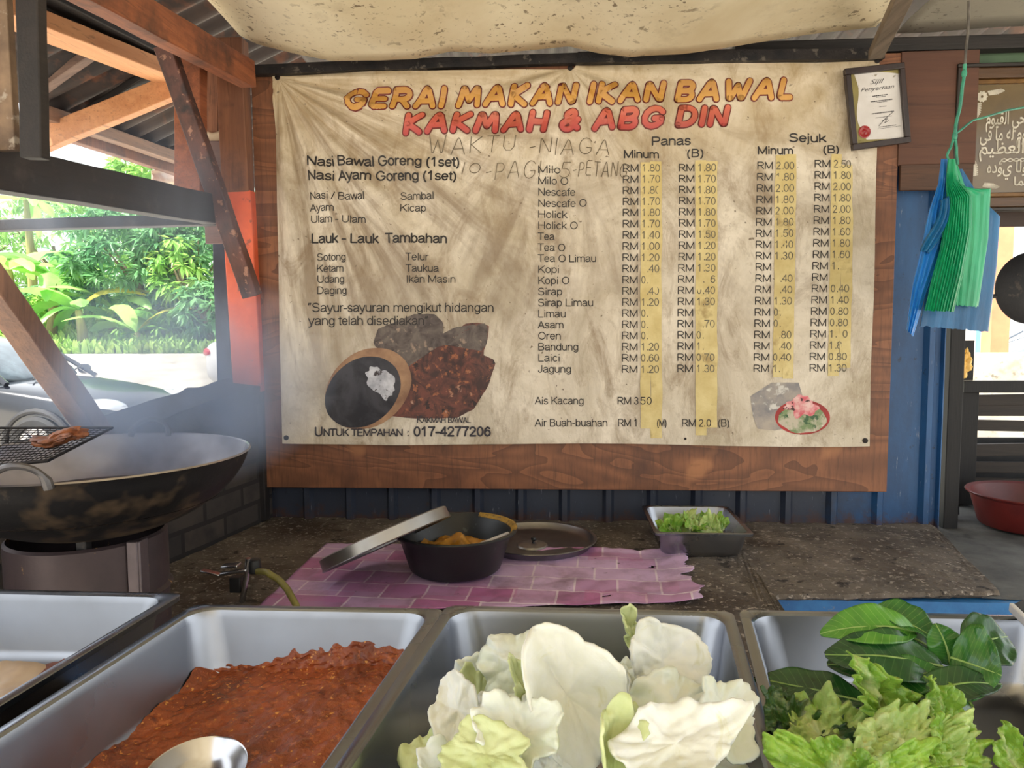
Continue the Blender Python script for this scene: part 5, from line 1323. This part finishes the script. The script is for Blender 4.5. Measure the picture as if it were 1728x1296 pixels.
def leaf_mat(name, a, c_, vein):
    b = NB(name)
    uv = b.n('ShaderNodeUVMap'); sp = b.n('ShaderNodeSeparateXYZ'); b.l(uv.outputs[0], sp.inputs[0])
    au = b.math('ABSOLUTE', b.math('SUBTRACT', sp.outputs[1], .5))
    w_ = b.math('FRACT', b.math('MULTIPLY', b.math('SUBTRACT', sp.outputs[0], b.math('MULTIPLY', au, .28)), 13))
    ln = b.rng(b.math('ABSOLUTE', b.math('SUBTRACT', w_, .5)), .07, .02)
    c = b.mix(b.rng(b.noise(b.co(), 22, 5), .38, .64), srgb(a), srgb(c_))
    c = b.mix(b.math('MULTIPLY', ln, .28), c, srgb(vein))
    b.l(c, b.b.inputs['Base Color']); b.set(Roughness=.22)
    b.bump(b.math('ADD', b.math('MULTIPLY', w_, .7), b.noise(b.co(), 30, 3)), .35, .003)
    return b.m
GM = [leaf_mat('glossy_green_leaf', (54, 112, 40), (32, 82, 30), (138, 176, 96)), leaf_mat('dark_green_leaf', (38, 82, 36), (26, 60, 30), (96, 136, 78)), leaf_mat('light_green_leaf', (86, 142, 48), (54, 106, 38), (160, 196, 110))]
m_rib = M('pale_midrib', (150, 178, 96), (120, 154, 74), scale=20, rough=.35)
def longleaf(label, p0, p1, wd, mi, nrm=(-.1, -.55, .83), fold=.18, droop=.12, seed=0, round_=1., group='smooth green salad leaves in the right hand pan', stem=.0):
    p0, p1 = Vector(p0), Vector(p1); d = p1 - p0; L = d.length; d.normalize()
    nv = Vector(nrm).normalized(); s = d.cross(nv).normalized(); n = s.cross(d).normalized()
    t_ = thing('salad_leaf', label, 'leaf', p0, group)
    def ctr(t): return p0 + d * (L * t) + n * (droop * L * math.sin(math.pi * t) + .02 * L * nz(t * 3, seed))
    def fn(u, v):
        q = (v - .5) * 2; t = u
        ww = wd / 2 * (math.sin(math.pi * clamp(t * .97 + .015) ** (.85 / round_)) ** .72)
        return ctr(t) + s * (q * ww * (1 + .05 * nz(t * 6, q, seed))) + n * (fold * ww * (abs(q) ** 1.3) + .10 * ww * nz(t * 5 + seed, q * 2) + .07 * ww * math.sin(t * 16 + seed) * abs(q) ** 2)
    bm = B(); grid(bm, 40, 16, fn, uv=True); obj('blade', bm, GM[mi], t_, solid=.0008, ang=80, recalc=False)
    bm = B(); tube(bm, [p0 - d * stem * L * (1 - k / 3) for k in range(3)] * (1 if stem else 0) + [ctr(k / 12) + n * .0005 for k in range(13)], [.002] * (3 if stem else 0) + [.0015 - .0010 * k / 12 for k in range(13)], 6); obj('midrib', bm, m_rib, t_)
    return t_
A_ = lambda x, y, Y: atY(x, y, Y)
longleaf('light green oval leaf uppermost at the left of the leaf bunch', A_(1545, 1066, .80), A_(1384, 1070, .80), .050, 2, seed=1, fold=.25)
longleaf('large dark oval leaf with clear side veins in the middle of the bunch', A_(1590, 1125, .77), A_(1392, 1105, .77), .062, 1, seed=2, droop=.06)
longleaf('dark glossy oval leaf lying under the large veined one', A_(1570, 1140, .78), A_(1396, 1122, .79), .065, 1, (0, -.3, .95), seed=3, droop=.03)
longleaf('folded green leaf arching at the very top of the bunch', A_(1465, 1034, .83), A_(1590, 1090, .80), .045, 0, (.1, -.4, .9), seed=4, fold=.5)
longleaf('dark leaf behind the arching folded one', A_(1580, 1100, .82), A_(1450, 1050, .85), .055, 1, seed=5)
longleaf('pointed bright green leaf standing left of the round one', A_(1604, 1122, .78), A_(1578, 1052, .80), .040, 0, (0, -.95, .3), seed=6, fold=.1)
longleaf('broad round green leaf at the right end of the bunch', A_(1604, 1110, .77), A_(1690, 1140, .75), .082, 0, (.05, -.85, .5), seed=7, round_=1.2, droop=.05)
longleaf('shadowed leaf tucked behind the broad round one', A_(1625, 1095, .80), A_(1700, 1075, .83), .06, 1, (.1, -.7, .7), seed=8)
longleaf('long dull green leaf lying along the pan floor left of the lettuce', A_(1462, 1186, .74), A_(1272, 1146, .80), .050, 1, (0, -.4, .9), seed=9, droop=.02)
longleaf('grey green leaf showing its underside below the bunch', A_(1470, 1160, .76), A_(1590, 1135, .76), .045, 0, (0, -.6, .8), seed=10)
longleaf('narrow dark leaf under the broad round one', A_(1540, 1175, .74), A_(1690, 1155, .75), .038, 1, (0, -.5, .85), seed=11)
longleaf('small leaf on a thin stalk at the right of the lettuce', A_(1628, 1180, .72), A_(1600, 1215, .70), .024, 0, (.2, -.8, .5), seed=12)
bm = B(); tube(bm, [A_(1612, 1140, .755), A_(1622, 1165, .74), A_(1640, 1192, .725)], .0022, 6)
tag(obj('leaf_stalk', bm, m_rib), 'loose pale green stalk pointing down from the round leaf', 'stalk')
a0 = A_(1706, 1024, .955); a1 = A_(1745, 1062, .90)
bm = B(); poly_prism(bm, [a0 + Vector((.004, .002, .004)), a1 + Vector((.004, .002, .004)), a1 + Vector((.12, .05, .006)), a0 + Vector((.10, .07, .008))], (0, 0, -.009))
cb = thing('cutting_board', 'dark board corner with a white edge poking in at the right of the leaf pan', 'board', a0)
obj('board', bm, M('dark_board_face', (44, 42, 44), (30, 30, 32), rough=.5), cb, bevel=.002)
bm = B(); beam(bm, A_(1706, 1024, .955), A_(1745, 1062, .90), .006, .012); obj('edge', bm, M('white_edge', (220, 220, 222), (200, 200, 204), rough=.4), cb, bevel=.002)

# small pan with lettuce at the back of the slab
s_o = atY(1084, 857, 2.53)
pan('steel_tray', 'small deep steel tray of lettuce on the slab under the banner', (s_o.x, 2.545), EX, Vector((0.0, -1, 0)), .292, .345, .083, zr=.828, lip=.012)
GS = 'lettuce leaves in the small tray'
rd = random.Random(4)
for k in range(11):
    c = Vector((s_o.x + .05 + .19 * (k % 6 + rd.random() * .6) / 6, 2.30 + .14 * rd.random(), .785 + .035 * rd.random()))
    lettuce('one of the small bright lettuce leaves piled in the small tray', c, rd.uniform(.06, .095), rd.uniform(.055, .08), rd.uniform(-180, 180), rd.uniform(-60, -10), rd.uniform(-30, 30), k * 2.1 + .3, rd.choice((0, 0, 2)), GS, nt=72, nr=7)

# ================================================================== RIGHT DOORWAY
m_dk2 = wood('black_door_timber', (26, 24, 25), (16, 15, 17), axis='z', rough=.7)
timber('door_post', 'dark post at the right edge of the blue wall', 'post', m_dk2, (1.385, 2.68, .71), (1.385, 2.68, 1.95), .05, .05, (0, 1, 0), .001)
rk0 = atY(1612, 860, 2.98)
xr = rk0.x
cr = thing('slatted_rack', 'dark wooden slatted rack standing on the grey ledge behind the red basin', 'rack', (xr + .5, 2.98, .735))
m_slat = wood('dark_slat', (52, 43, 37), (32, 28, 26), axis='x', rough=.7)
for x in (xr + .035, xr + .96): bm = B(); box(bm, (x, 2.985, .975), (.065, .03, .475)); obj('upright', bm, m_dk2, cr, bevel=.002)
zt = atY(1680, 650, 2.97).z
bm = B(); box(bm, (xr + .5, 2.965, zt - .005), (1.0, .03, .045)); obj('top_rail', bm, m_dk2, cr, bevel=.002)
for k, y in enumerate((672, 692, 722, 757, 790, 822, 846)):
    z = atY(1680, y, 2.98).z
    bm = B(); box(bm, (xr + .5, 2.99 + .003 * k, z), (.99, .018, .042 + .006 * (k % 2)), Matrix.Rotation(R(1.2 * (k % 3 - 1)), 3, 'Y')); obj('slat', bm, m_slat, cr, bevel=.001)
bm = B(); box(bm, (xr + .5, 3.085, .862), (1.0, .02, .25)); tag(obj('dark_sheet', bm, M('dark_tin', (58, 58, 60), (34, 34, 36), scale=5), bevel=.002), 'dark tin sheet standing behind the slatted rack', 'metal sheet')
bm = B(); beam(bm, atY(1604, 868, 2.80), atY(1598, 722, 2.86), .06, .012, (0, 1, 0)); tag(obj('leaning_board', bm, M('blue_black_board', (40, 48, 58), (28, 32, 40), rough=.6), bevel=.002), 'narrow blue black board leaning against the rack beside the blue wall', 'board')
bp = thing('yellow_bag', 'crumpled yellow plastic bag on the dark board above the slatted rack', 'plastic bag', (atY(1622, 606, 2.965).x, 2.950, zt + .018))
bm = B(); bmesh.ops.create_icosphere(bm, subdivisions=4, radius=1); gc = Vector((atY(1622, 606, 2.965).x, 2.950, zt + .0175 + .066))
for v in bm.verts:
    p = v.co.copy(); q = 1 + .5 * nz(p.x * 2.2, p.y * 2.2, p.z * 2.2) + .2 * nz(p.x * 6, p.y * 6, p.z * 6); v.co = Vector((p.x * .028 * q, p.y * .018 * q, p.z * .055 * q)) + gc
obj('bag_body', bm, M('yellow_plastic', (226, 170, 62), (240, 200, 110), scale=14, rough=.3, sss=.2), bp)
bm = B(); box(bm, (atY(1624, 606, 2.98).x, 2.984, zt + .018 + .078), (.085, .015, .156)); tag(obj('small_dark_board', bm, m_dk2, bevel=.002), 'small dark upright board behind the yellow plastic bag', 'board')
# red basin
bc = atZ(1732, 878, .722); BR = .205
bc = Vector((atY(1645, 850, 2.66).x + BR, 2.68, 0)); zb0 = .7345
bm = B(); lathe(bm, [(.0005, zb0), (BR * .76, zb0), (BR * .79, zb0 + .006), (BR * .93, zb0 + .105), (BR * .99, zb0 + .112), (BR, zb0 + .116), (BR * .99, zb0 + .119), (BR * .92, zb0 + .113), (BR * .77, zb0 + .012), (.0005, zb0 + .010)], bc, 64)
tag(obj('red_basin', bm, M('red_plastic', (112, 38, 34), (88, 30, 30), scale=8, rough=.4, spots=((30, .66, .05, (96, 50, 46)),))), 'dull red plastic basin on the grey ledge at the right edge', 'basin')
# hanging pan seen through the doorway
hp = atY(1742, 486, 3.05); hr = 58 / FPX * 3.05
fp = thing('hanging_wok', 'black round frying pan hanging in the right doorway', 'frying pan', hp - Vector((0, 0, hr)))
bm = B(); lathe(bm, [(.0005, -.030), (hr * .6, -.024), (hr * .93, -.004), (hr, 0), (hr, .003), (hr * .93, .0), (hr * .6, -.020), (.0005, -.026)], hp, 48, Matrix.Rotation(R(-90), 3, 'X')); obj('pan_body', bm, m_soot, fp)
bm = B(); tube(bm, [hp + Vector((-hr + .005, 0, -.03)), hp + Vector((-hr - .055, .0, -.034))], .009, 8); obj('handle', bm, m_blk, fp)
bm = B(); tube(bm, [hp + Vector((0, 0, hr - .004)), hp + Vector((.005, 0, hr + .10)), hp + Vector((.0, -.20, hr + .25))], .003, 6); obj('hanging_cord', bm, m_tw2, fp)
timber('doorway_lintel', 'dark lintel over the right doorway, carrying the hanging pan', 'beam', m_dk2, (1.36, 2.84, 1.95), (2.6, 2.84, 1.93), .06, .09, (0, 0, 1), .001)
# outside right: low wall, orange post, silver car
m_lw = M('sunlit_concrete', (206, 198, 182), (170, 162, 146), scale=6, rough=.9, bump=.5, spots=((14, .6, .08, (130, 122, 108)), (3, .6, .1, (150, 140, 120))))
zl = atY(1690, 597, 4.6).z
bm = B(); box(bm, (4.2, 4.7, zl / 2 - .03), (5.6, .2, zl + .06)); tag(obj('low_wall', bm, m_lw, bevel=.01), 'pale sunlit concrete wall outside the right doorway', 'wall', kind='structure')
bm = B(); box(bm, (atY(1697, 470, 5.6).x, 5.7, 1.2), (.13, .13, 2.6)); tag(obj('orange_post', bm, M('pale_orange_paint', (236, 150, 110), (220, 130, 96), scale=5)), 'pale orange post outside the right doorway behind the hanging pan', 'post', kind='thing')
bm = B(); box(bm, (atY(1672, 470, 6.2).x, 6.2, 1.2), (.14, .1, 2.6)); tag(obj('blue_post', bm, M('light_blue_paint', (110, 180, 222), (90, 160, 206), scale=5)), 'light blue post outside the right doorway', 'post', kind='thing')

# ================================================================== CARS
def car(name, label, paint, loc, heading, Lc=4.3, front=True):
    """sedan with its nose at local +x; loc = ground point under the middle"""
    rot = Matrix.Rotation(heading, 3, 'Z'); loc = Vector(loc)
    T = lambda x, y, z: loc + rot @ Vector((x, y, z))
    t = thing(name, label, 'car', loc)
    h = Lc / 2
    # station: x, belly z, belt z, half width, deck z, deck half width
    ST = [(h, .38, .58, .52, .63, .48), (h - .10, .24, .62, .70, .70, .62), (h - .35, .20, .66, .80, .79, .70), (h - .8, .20, .72, .84, .87, .74), (h - 1.25, .20, .80, .85, .93, .76), (h - 1.5, .20, .84, .85, .95, .76),
          (0, .20, .88, .85, .95, .77), (-h + 1.2, .20, .90, .84, .97, .76), (-h + .7, .20, .90, .82, 1.00, .74), (-h + .2, .24, .84, .76, .99, .68), (-h, .36, .72, .66, .92, .60)]
    rings = []
    for (x, b, bl, hw, dz, dw) in ST:
        half = [(0, b), (hw * .80, b), (hw * .96, b + .10), (hw, (b + bl) / 2), (hw * .985, bl), (lerp(hw, dw, .55), lerp(bl, dz, .62)), (dw * .86, dz - .004), (dw * .5, dz + .018), (0, dz + .026)]
        rings.append([T(x, y, z) for (y, z) in half] + [T(x, -y, z) for (y, z) in half[-2:0:-1]])
    bm = B(); loft(bm, rings); obj('body', bm, paint, t, subs=2, ang=180)
    CB = [(h - 1.28, .93, .70, .94), (h - 1.95, .94, .70, 1.36), (h - 2.3, .94, .70, 1.43), (-.55, .94, .70, 1.44), (-h + 1.25, .96, .69, 1.34), (-h + .55, .98, .66, 1.0)]
    m_glass = M('car_glass', (70, 84, 92), (50, 62, 70), rough=.05, coat=.5)
    rings = []
    for (x, zb_, hw, zt_) in CB:
        tw_ = lerp(hw, .54, clamp((zt_ - .95) / .45))
        rings.append([T(x, hw, zb_ - .05), T(x, lerp(hw, tw_, .5), lerp(zb_, zt_, .5)), T(x, tw_, zt_ - .02), T(x, tw_ * .6, zt_ + .01), T(x, -tw_ * .6, zt_ + .01), T(x, -tw_, zt_ - .02), T(x, -lerp(hw, tw_, .5), lerp(zb_, zt_, .5)), T(x, -hw, zb_ - .05)])
    bm = B(); loft(bm, rings); obj('windows', bm, m_glass, t, subs=2, ang=180)
    bm = B(); grid(bm, 12, 10, lambda u, v: T(lerp(h - 2.05, -h + 1.2, u), lerp(-.56, .56, v), 1.465 - .5 * abs(u - .5) ** 2.6 * 1.6 - .10 * abs(v - .5) ** 2 * 2)); obj('roof', bm, paint, t, solid=.02, recalc=False)
    for s in (-1, 1):
        for (x0, x1) in ((h - 1.30, h - 2.06),):
            bm = B(); tube(bm, [T(x0, s * .70, .93), T((x0 + x1) / 2, s * .62, 1.18), T(x1, s * .54, 1.42)], .03, 8); obj('pillar', bm, paint, t)
    m_ty = M('tyre_rubber', (44, 44, 46), (32, 32, 34), rough=.8); m_al = steel('alloy_rim', (190, 190, 196), .3)
    for (wx, wy) in ((h - .88, .78), (h - .88, -.78), (-h + .85, .78), (-h + .85, -.78)):
        s = 1 if wy > 0 else -1
        mw = rot @ Matrix.Rotation(R(-90 * s), 3, 'X'); c = T(wx, wy, .31)
        bm = B(); lathe(bm, [(.19, -.09), (.27, -.095), (.305, -.07), (.31, 0), (.305, .07), (.27, .095), (.20, .09), (.19, .06)], c, 40, mw); wl = obj('wheel', bm, m_ty, t)
        bm = B(); lathe(bm, [(.195, .075), (.185, .06), (.06, .05), (.04, .07), (.0005, .075)], c, 40, mw)
        for k in range(8):
            a = math.pi / 4 * k; d = Vector((math.cos(a), math.sin(a), 0))
            beam(bm, c + mw @ (d * .05 + Vector((0, 0, .066))), c + mw @ (d * .185 + Vector((0, 0, .072))), .035, .012, mw @ Vector((0, 0, 1)))
        obj('hubcap', bm, m_al, wl)
        bm = B(); tube(bm, [T(wx + .37 * math.cos(R(a)), s * (.835 if abs(wx) < h - .7 else .80), .30 + .37 * math.sin(R(a))) for a in range(-8, 189, 14)], .03, 8); obj('wheel_arch', bm, M('arch_black', (36, 36, 40), (30, 30, 34), rough=.6), t)
    m_hl = M('headlamp_glass', (236, 240, 246), (206, 214, 226), scale=12, rough=.08, coat=.6)
    m_tl = M('red_tail_lamp', (206, 36, 44), (176, 26, 36), scale=6, rough=.15)
    for s in (-1, 1):
        bm = B(); bmesh.ops.create_icosphere(bm, subdivisions=3, radius=1)
        for v in bm.verts: p = v.co; v.co = T(h - .26 + p.x * .21 - .22 * abs(s) * max(0, p.y * s) , s * .60 + p.y * .17, .69 + p.z * .085 - p.x * .02)
        obj('headlight', bm, m_hl, t)
        bm = B(); bmesh.ops.create_icosphere(bm, subdivisions=3, radius=1)
        for v in bm.verts: p = v.co; v.co = T(-h + .07 + p.x * .06 + .10 * max(0, p.y * s), s * .58 + p.y * .16, .80 + p.z * .07)
        obj('tail_light', bm, m_tl, t)
        bm = B(); bmesh.ops.create_icosphere(bm, subdivisions=2, radius=1)
        for v in bm.verts: p = v.co; v.co = T(h - 1.62 + p.x * .07, s * .93 + p.y * .10, 1.0 + p.z * .07)
        obj('side_mirror', bm, paint, t)
    bm = B(); beam(bm, T(h - .02, -.36, .60), T(h - .02, .36, .60), .03, .10); obj('grille', bm, M('grille_black', (30, 30, 32)), t)
    bm = B(); tube(bm, [T(h + .01, -.45, .40), T(h + .05, 0, .40), T(h + .01, .45, .40)], .05, 8); obj('bumper', bm, paint, t)
    for y0 in (-.45, .1): bm = B(); tube(bm, [T(h - 1.20, y0, .965), T(h - 1.33, y0 + .2, 1.0), T(h - 1.42, y0 + .50, 1.06)], .010, 6); obj('wiper', bm, M('wiper_black', (24, 24, 26)), t)
    return t
m_kp = M('black_car_paint', (30, 33, 42), (22, 25, 33), scale=2, rough=.18, coat=1., metal=.2)
m_wp = M('white_car_paint', (236, 236, 238), (220, 220, 224), scale=2, rough=.2, coat=1.)
m_sv = M('silver_car_paint', (190, 194, 204), (170, 174, 186), scale=2, rough=.2, coat=1., metal=.4)
cx0 = atY(272, 660, 7.9).x
car('parked_car', 'black parked car whose hood and headlight show behind the leaning timber', m_kp, (cx0 - 2.17, 8.1, -.06), R(-3))
pw = atY(352, 600, 12.1)
car('parked_car', 'white parked car showing only a red tail light beside the dark stake', m_wp, (pw.x + 2.16, 12.5, .25), R(4))
ps = atY(1625, 560, 8.0)
car('parked_car', 'silver parked car beyond the low wall outside the right doorway', m_sv, (ps.x + 1.3, 8.6, -.06), R(172))

# ================================================================== VEGETATION
m_gr = M('bright_grass', (186, 212, 118), (134, 178, 82), scale=.9, rough=.8)
m_grs = M('grass_soil', (120, 140, 70), (90, 110, 54), scale=.6, rough=.9)
def bank(x, y):
    t = clamp((y - 18.6) / 5); return .80 + 1.3 * t * t * (3 - 2 * t) + .22 * nz(x * .5, y * .5) * t
rd = random.Random(3)
bm = B()
grid(bm, 60, 20, lambda u, v: Vector((lerp(-30, 6, u), lerp(18.2, 32, v), bank(lerp(-30, 6, u), lerp(18.2, 32, v)) - .02)))
def blade(bm, p, hgt, wd, lean, ang):
    d = Vector((math.cos(ang), math.sin(ang), 0)); s = Vector((-d.y, d.x, 0)) * wd / 2
    a, b_, c = Vector(p), Vector(p) + d * lean * .4 + Vector((0, 0, hgt * .65)), Vector(p) + d * lean + Vector((0, 0, hgt))
    v = [bm.verts.new(q) for q in (a - s, a + s, b_ + s * .8, b_ - s * .8, c)]
    bm.faces.new((v[0], v[1], v[2], v[3])); bm.faces.new((v[3], v[2], v[4]))
for k in range(9000):
    y = 18.5 + 6 * rd.random() ** 1.5; x = lerp(-17.5, -7.5, rd.random())
    blade(bm, (x, y, bank(x, y) - .03), rd.uniform(.10, .42), rd.uniform(.05, .16), rd.uniform(.05, .3), rd.uniform(0, 6.3))
tag(obj('grass_bank', bm, m_gr, recalc=False), 'bright green weedy grass bank beyond the pale yard', 'grass', kind='stuff')
def foliage_mat(name, a, c_, tr=.45, yel=None):
    b = NB(name)
    c = b.mix(b.rng(b.noise(b.co(), .9, 4), .38, .62), srgb(a), srgb(c_))
    if yel: c = b.mix(b.rng(b.noise(b.co(), 3.5, 3), .64, .70, 0, .8), c, srgb(yel))
    b.l(c, b.b.inputs['Base Color']); b.set(Roughness=.45)
    tl_ = b.n('ShaderNodeBsdfTranslucent'); b.l(c, tl_.inputs[0])
    mx = b.n('ShaderNodeMixShader'); mx.inputs[0].default_value = tr
    b.l(b.b.outputs[0], mx.inputs[1]); b.l(tl_.outputs[0], mx.inputs[2]); b.l(mx.outputs[0], b.out.inputs[0])
    return b.m
FB = [foliage_mat('banana_green', (150, 206, 112), (108, 174, 82)), foliage_mat('banana_yellow', (222, 206, 72), (190, 186, 70)), foliage_mat('banana_light', (190, 226, 136), (150, 204, 104))]
FT = [foliage_mat('mango_green', (128, 176, 122), (84, 140, 92)), foliage_mat('fresh_green', (184, 218, 118), (138, 192, 92)), foliage_mat('far_green', (178, 210, 138), (136, 182, 110))]
m_pst = M('banana_stem', (150, 150, 88), (116, 104, 66), scale=3, stretch=(3, 3, .4)); m_trk = M('tree_bark', (150, 128, 98), (104, 88, 70), scale=4, stretch=(2, 2, .5)); m_dry = M('dry_banana_leaf', (186, 140, 84), (150, 108, 66), scale=3)
def banana(label, px, Y, hgt, nl, mi, seed, ybase=560, yel=0):
    rd = random.Random(seed)
    c = atY(px, ybase, Y); c.z = bank(c.x, c.y) - .05 if Y > 18 else 0
    hgt -= .4
    t = thing('banana_plant', label, 'banana plant', c, 'banana plants on the grass bank')
    top = c + Vector((rd.uniform(-.2, .2), 0, hgt))
    bm = B(); tube(bm, [c, c.lerp(top, .5) + Vector((.03, 0, 0)), top], [.16, .13, .08], 10); obj('stem', bm, m_pst, t)
    for kind in range(2):
        bm = B(); any_ = False
        for k in range(nl):
            isy = k < yel
            a = 2 * math.pi * k / nl + rd.uniform(-.35, .35); L = rd.uniform(1.3, 2.1); el = rd.uniform(.35, 1.15); dr_ = rd.uniform(.9, 1.9); W = rd.uniform(.34, .52); tw_ = rd.uniform(-.5, .5)
            if isy != (kind == 1): continue
            any_ = True
            d = Vector((math.cos(a), math.sin(a), 0)); s0 = Vector((-d.y, d.x, 0))
            def fn(u, v, d=d, s0=s0, L=L, el=el, dr_=dr_, W=W, tw_=tw_, k=k):
                q = (v - .5) * 2; tt = u * L
                ang = el - dr_ * u
                ctr = top + d * (tt * math.cos(el - dr_ * u * .5)) + Vector((0, 0, tt * math.sin(el - dr_ * u * .5)))
                ww = W / 2 * (math.sin(math.pi * clamp(u * .94 + .05)) ** .55) * clamp(u * 5)
                n = d * -math.sin(ang) + Vector((0, 0, math.cos(ang)))
                s = s0 * math.cos(tw_) + n * math.sin(tw_)
                return ctr + s * (q * ww) - n * (abs(q) * ww * .35 + .05 * ww * math.sin(u * 40 + k) * abs(q))
            grid(bm, 16, 6, fn)
        if any_: obj('foliage' if kind == 0 else 'yellow_leaf', bm, FB[mi] if kind == 0 else FB[1], t, recalc=False, ang=180)
        else: bm.free()
    return t
banana('tall banana plant at the left edge behind the leaning timber', 30, 19.5, 2.6, 9, 2, 1)
banana('banana plant with arching leaves behind the black car', 85, 20.2, 2.2, 9, 0, 2)
banana('banana plant with a yellowing leaf left of the mango tree', 140, 19.4, 1.5, 8, 0, 3, yel=2)
banana('small banana plant with a bright yellow upright leaf', 236, 19.6, .8, 6, 2, 4, yel=1)
banana('low banana plant right of the yellow leaf', 285, 20.0, .7, 6, 0, 5)
banana('low banana plant in front of the pale trunks', 190, 20.6, 1.2, 7, 2, 6)
banana('high banana plant seen just under the black beam at the left', 60, 22.5, 4.0, 9, 2, 7)
def tree(label, px, py, Y, rx, rz, mi, seed, n=1500, lean=0., ls=.34, trunk=True):
    rd = random.Random(seed)
    cc = atY(px, py, Y); base = Vector((cc.x + lean, Y, bank(cc.x, Y) - .05 if Y > 18 else 0.))
    t = thing('leafy_tree', label, 'tree', base, 'trees beyond the grass bank')
    if trunk:
        bm = B(); tube(bm, [base, base.lerp(cc, .5) + Vector((.12, 0, 0)), cc], [.11, .09, .05], 8)
        for k in range(4): a = 1.6 * k + seed; tube(bm, [base.lerp(cc, .62), cc + Vector((rx * .6 * math.cos(a), rx * .5 * math.sin(a), rz * .3))], [.05, .02], 6)
        obj('trunk', bm, m_trk, t)
    bm = B()
    ncl = n // 14
    for k in range(ncl):
        while True:
            p = Vector((rd.uniform(-1, 1), rd.uniform(-1, 1), rd.uniform(-1, 1)))
            if .25 < p.length < 1: break
        p = p.normalized() * (p.length ** .5) * (1 + .25 * nz(p.x * 2 + seed, p.y * 2, p.z * 2))
        c = cc + Vector((p.x * rx, p.y * rx * .7, p.z * rz))
        for j in range(14):
            a = rd.uniform(0, 6.283); e = rd.uniform(-1.2, .5); L = ls * rd.uniform(.6, 1.2)
            d = Vector((math.cos(a) * math.cos(e), math.sin(a) * math.cos(e), math.sin(e))); s = d.cross(Vector((rd.uniform(-.4, .4), rd.uniform(-.4, .4), 1))).normalized() * L * .15
            q = c + d * .05; m_ = q + d * L * .5; e_ = q + d * L + Vector((0, 0, -L * .2))
            v = [bm.verts.new(z) for z in (q, m_ + s, e_, m_ - s)]
            bm.faces.new(v)
    obj('crown', bm, FT[mi], t, recalc=False, smooth=False)
tree('bushy dark mango tree in the middle of the left opening', 225, 430, 20.5, 2.0, 1.5, 0, 1, 4200, .2)
tree('dark leafy tree beside the corner post', 330, 440, 20.8, 1.6, 1.7, 0, 2, 3200, .1)
tree('fresh green young tree in front of the dark trees', 300, 450, 19.8, .7, .8, 1, 3, 900, .5)
tree('pale trunked tree low beside the dark stake', 345, 520, 19.4, .6, .7, 0, 4, 700, .1)
tree('tall light green tree under the eave boards', 262, 300, 24, 1.5, 1.4, 1, 5, 2600)
tree('far light green tree behind the banana plants', 90, 415, 26, 3.2, 1.9, 2, 6, 3600)
tree('far light green tree at the left edge of the opening', -60, 430, 25, 2.6, 1.9, 2, 7, 2600)
tree('far light green tree behind the dark mango tree', 250, 385, 27, 2.6, 2.2, 2, 8, 3600)
tree('far green tree beside the upright timber', 380, 380, 26, 2.8, 2.6, 2, 9, 2800)
tree('low dark shrub between the banana stems', 110, 520, 22, 1.5, .9, 0, 10, 1800, ls=.3, trunk=False)
tree('low green shrub at the foot of the mango tree', 270, 545, 20.6, 1.6, .7, 1, 11, 1600, ls=.26, trunk=False)
tree('low green shrub at the left edge of the grass bank', 10, 540, 21, 1.6, .9, 1, 12, 1500, ls=.3, trunk=False)

# ================================================================== SMOKE
def smoke(name, label, c, r, dens, seed, sc_=5):
    bm = B(); bmesh.ops.create_icosphere(bm, subdivisions=4, radius=1)
    for v in bm.verts: v.co = Vector((v.co.x * r[0], v.co.y * r[1], v.co.z * r[2])) + Vector(c)
    m = bpy.data.materials.new(name + '_volume'); m.use_nodes = True; t = m.node_tree
    for n in list(t.nodes):
        if n.type != 'OUTPUT_MATERIAL': t.nodes.remove(n)
    out = t.nodes['Material Output']
    pv = t.nodes.new('ShaderNodeVolumePrincipled'); pv.inputs['Color'].default_value = (.58, .72, 1., 1); pv.inputs['Anisotropy'].default_value = .25
    tc_ = t.nodes.new('ShaderNodeTexCoord'); ns = t.nodes.new('ShaderNodeTexNoise'); ns.inputs['Scale'].default_value = sc_; ns.inputs['Detail'].default_value = 3; ns.inputs['Distortion'].default_value = .8
    mpn = t.nodes.new('ShaderNodeMapping'); mpn.inputs['Scale'].default_value = (1, 1, .55); mpn.inputs['Location'].default_value = (seed, 0, 0)
    t.links.new(tc_.outputs['Object'], mpn.inputs[0]); t.links.new(mpn.outputs[0], ns.inputs['Vector'])
    vm = t.nodes.new('ShaderNodeVectorMath'); vm.operation = 'DIVIDE'; vm.inputs[1].default_value = r; t.links.new(tc_.outputs['Object'], vm.inputs[0])
    ln = t.nodes.new('ShaderNodeVectorMath'); ln.operation = 'LENGTH'; t.links.new(vm.outputs[0], ln.inputs[0])
    def mr(v, a, b_, c_, d):
        x = t.nodes.new('ShaderNodeMapRange')
        for i, q in enumerate((a, b_, c_, d)): x.inputs[i + 1].default_value = q
        t.links.new(v, x.inputs[0]); return x.outputs[0]
    f1 = mr(ns.outputs['Fac'], .42, .68, .08, 1); f2 = mr(ln.outputs['Value'], 1., .25, 0, dens)
    mu = t.nodes.new('ShaderNodeMath'); mu.operation = 'MULTIPLY'; t.links.new(f1, mu.inputs[0]); t.links.new(f2, mu.inputs[1]); t.links.new(mu.outputs[0], pv.inputs['Density'])
    t.links.new(pv.outputs[0], out.inputs['Volume'])
    o = obj(name, bm, m, loc=c)
    return tag(o, label, 'smoke', kind='stuff')
s0 = Vector((wc.x + .10, wc.y + .18, 1.34))
smoke('cooking_smoke', 'bluish smoke rising from the big wok in front of the low sooty wall', s0, (.36, .30, .26), 9, 3.1)
smoke('cooking_smoke', 'thin bluish smoke drifting along the thick black beam', atY(190, 330, 1.95), (.45, .55, .22), 1.1, 8.4, 4)
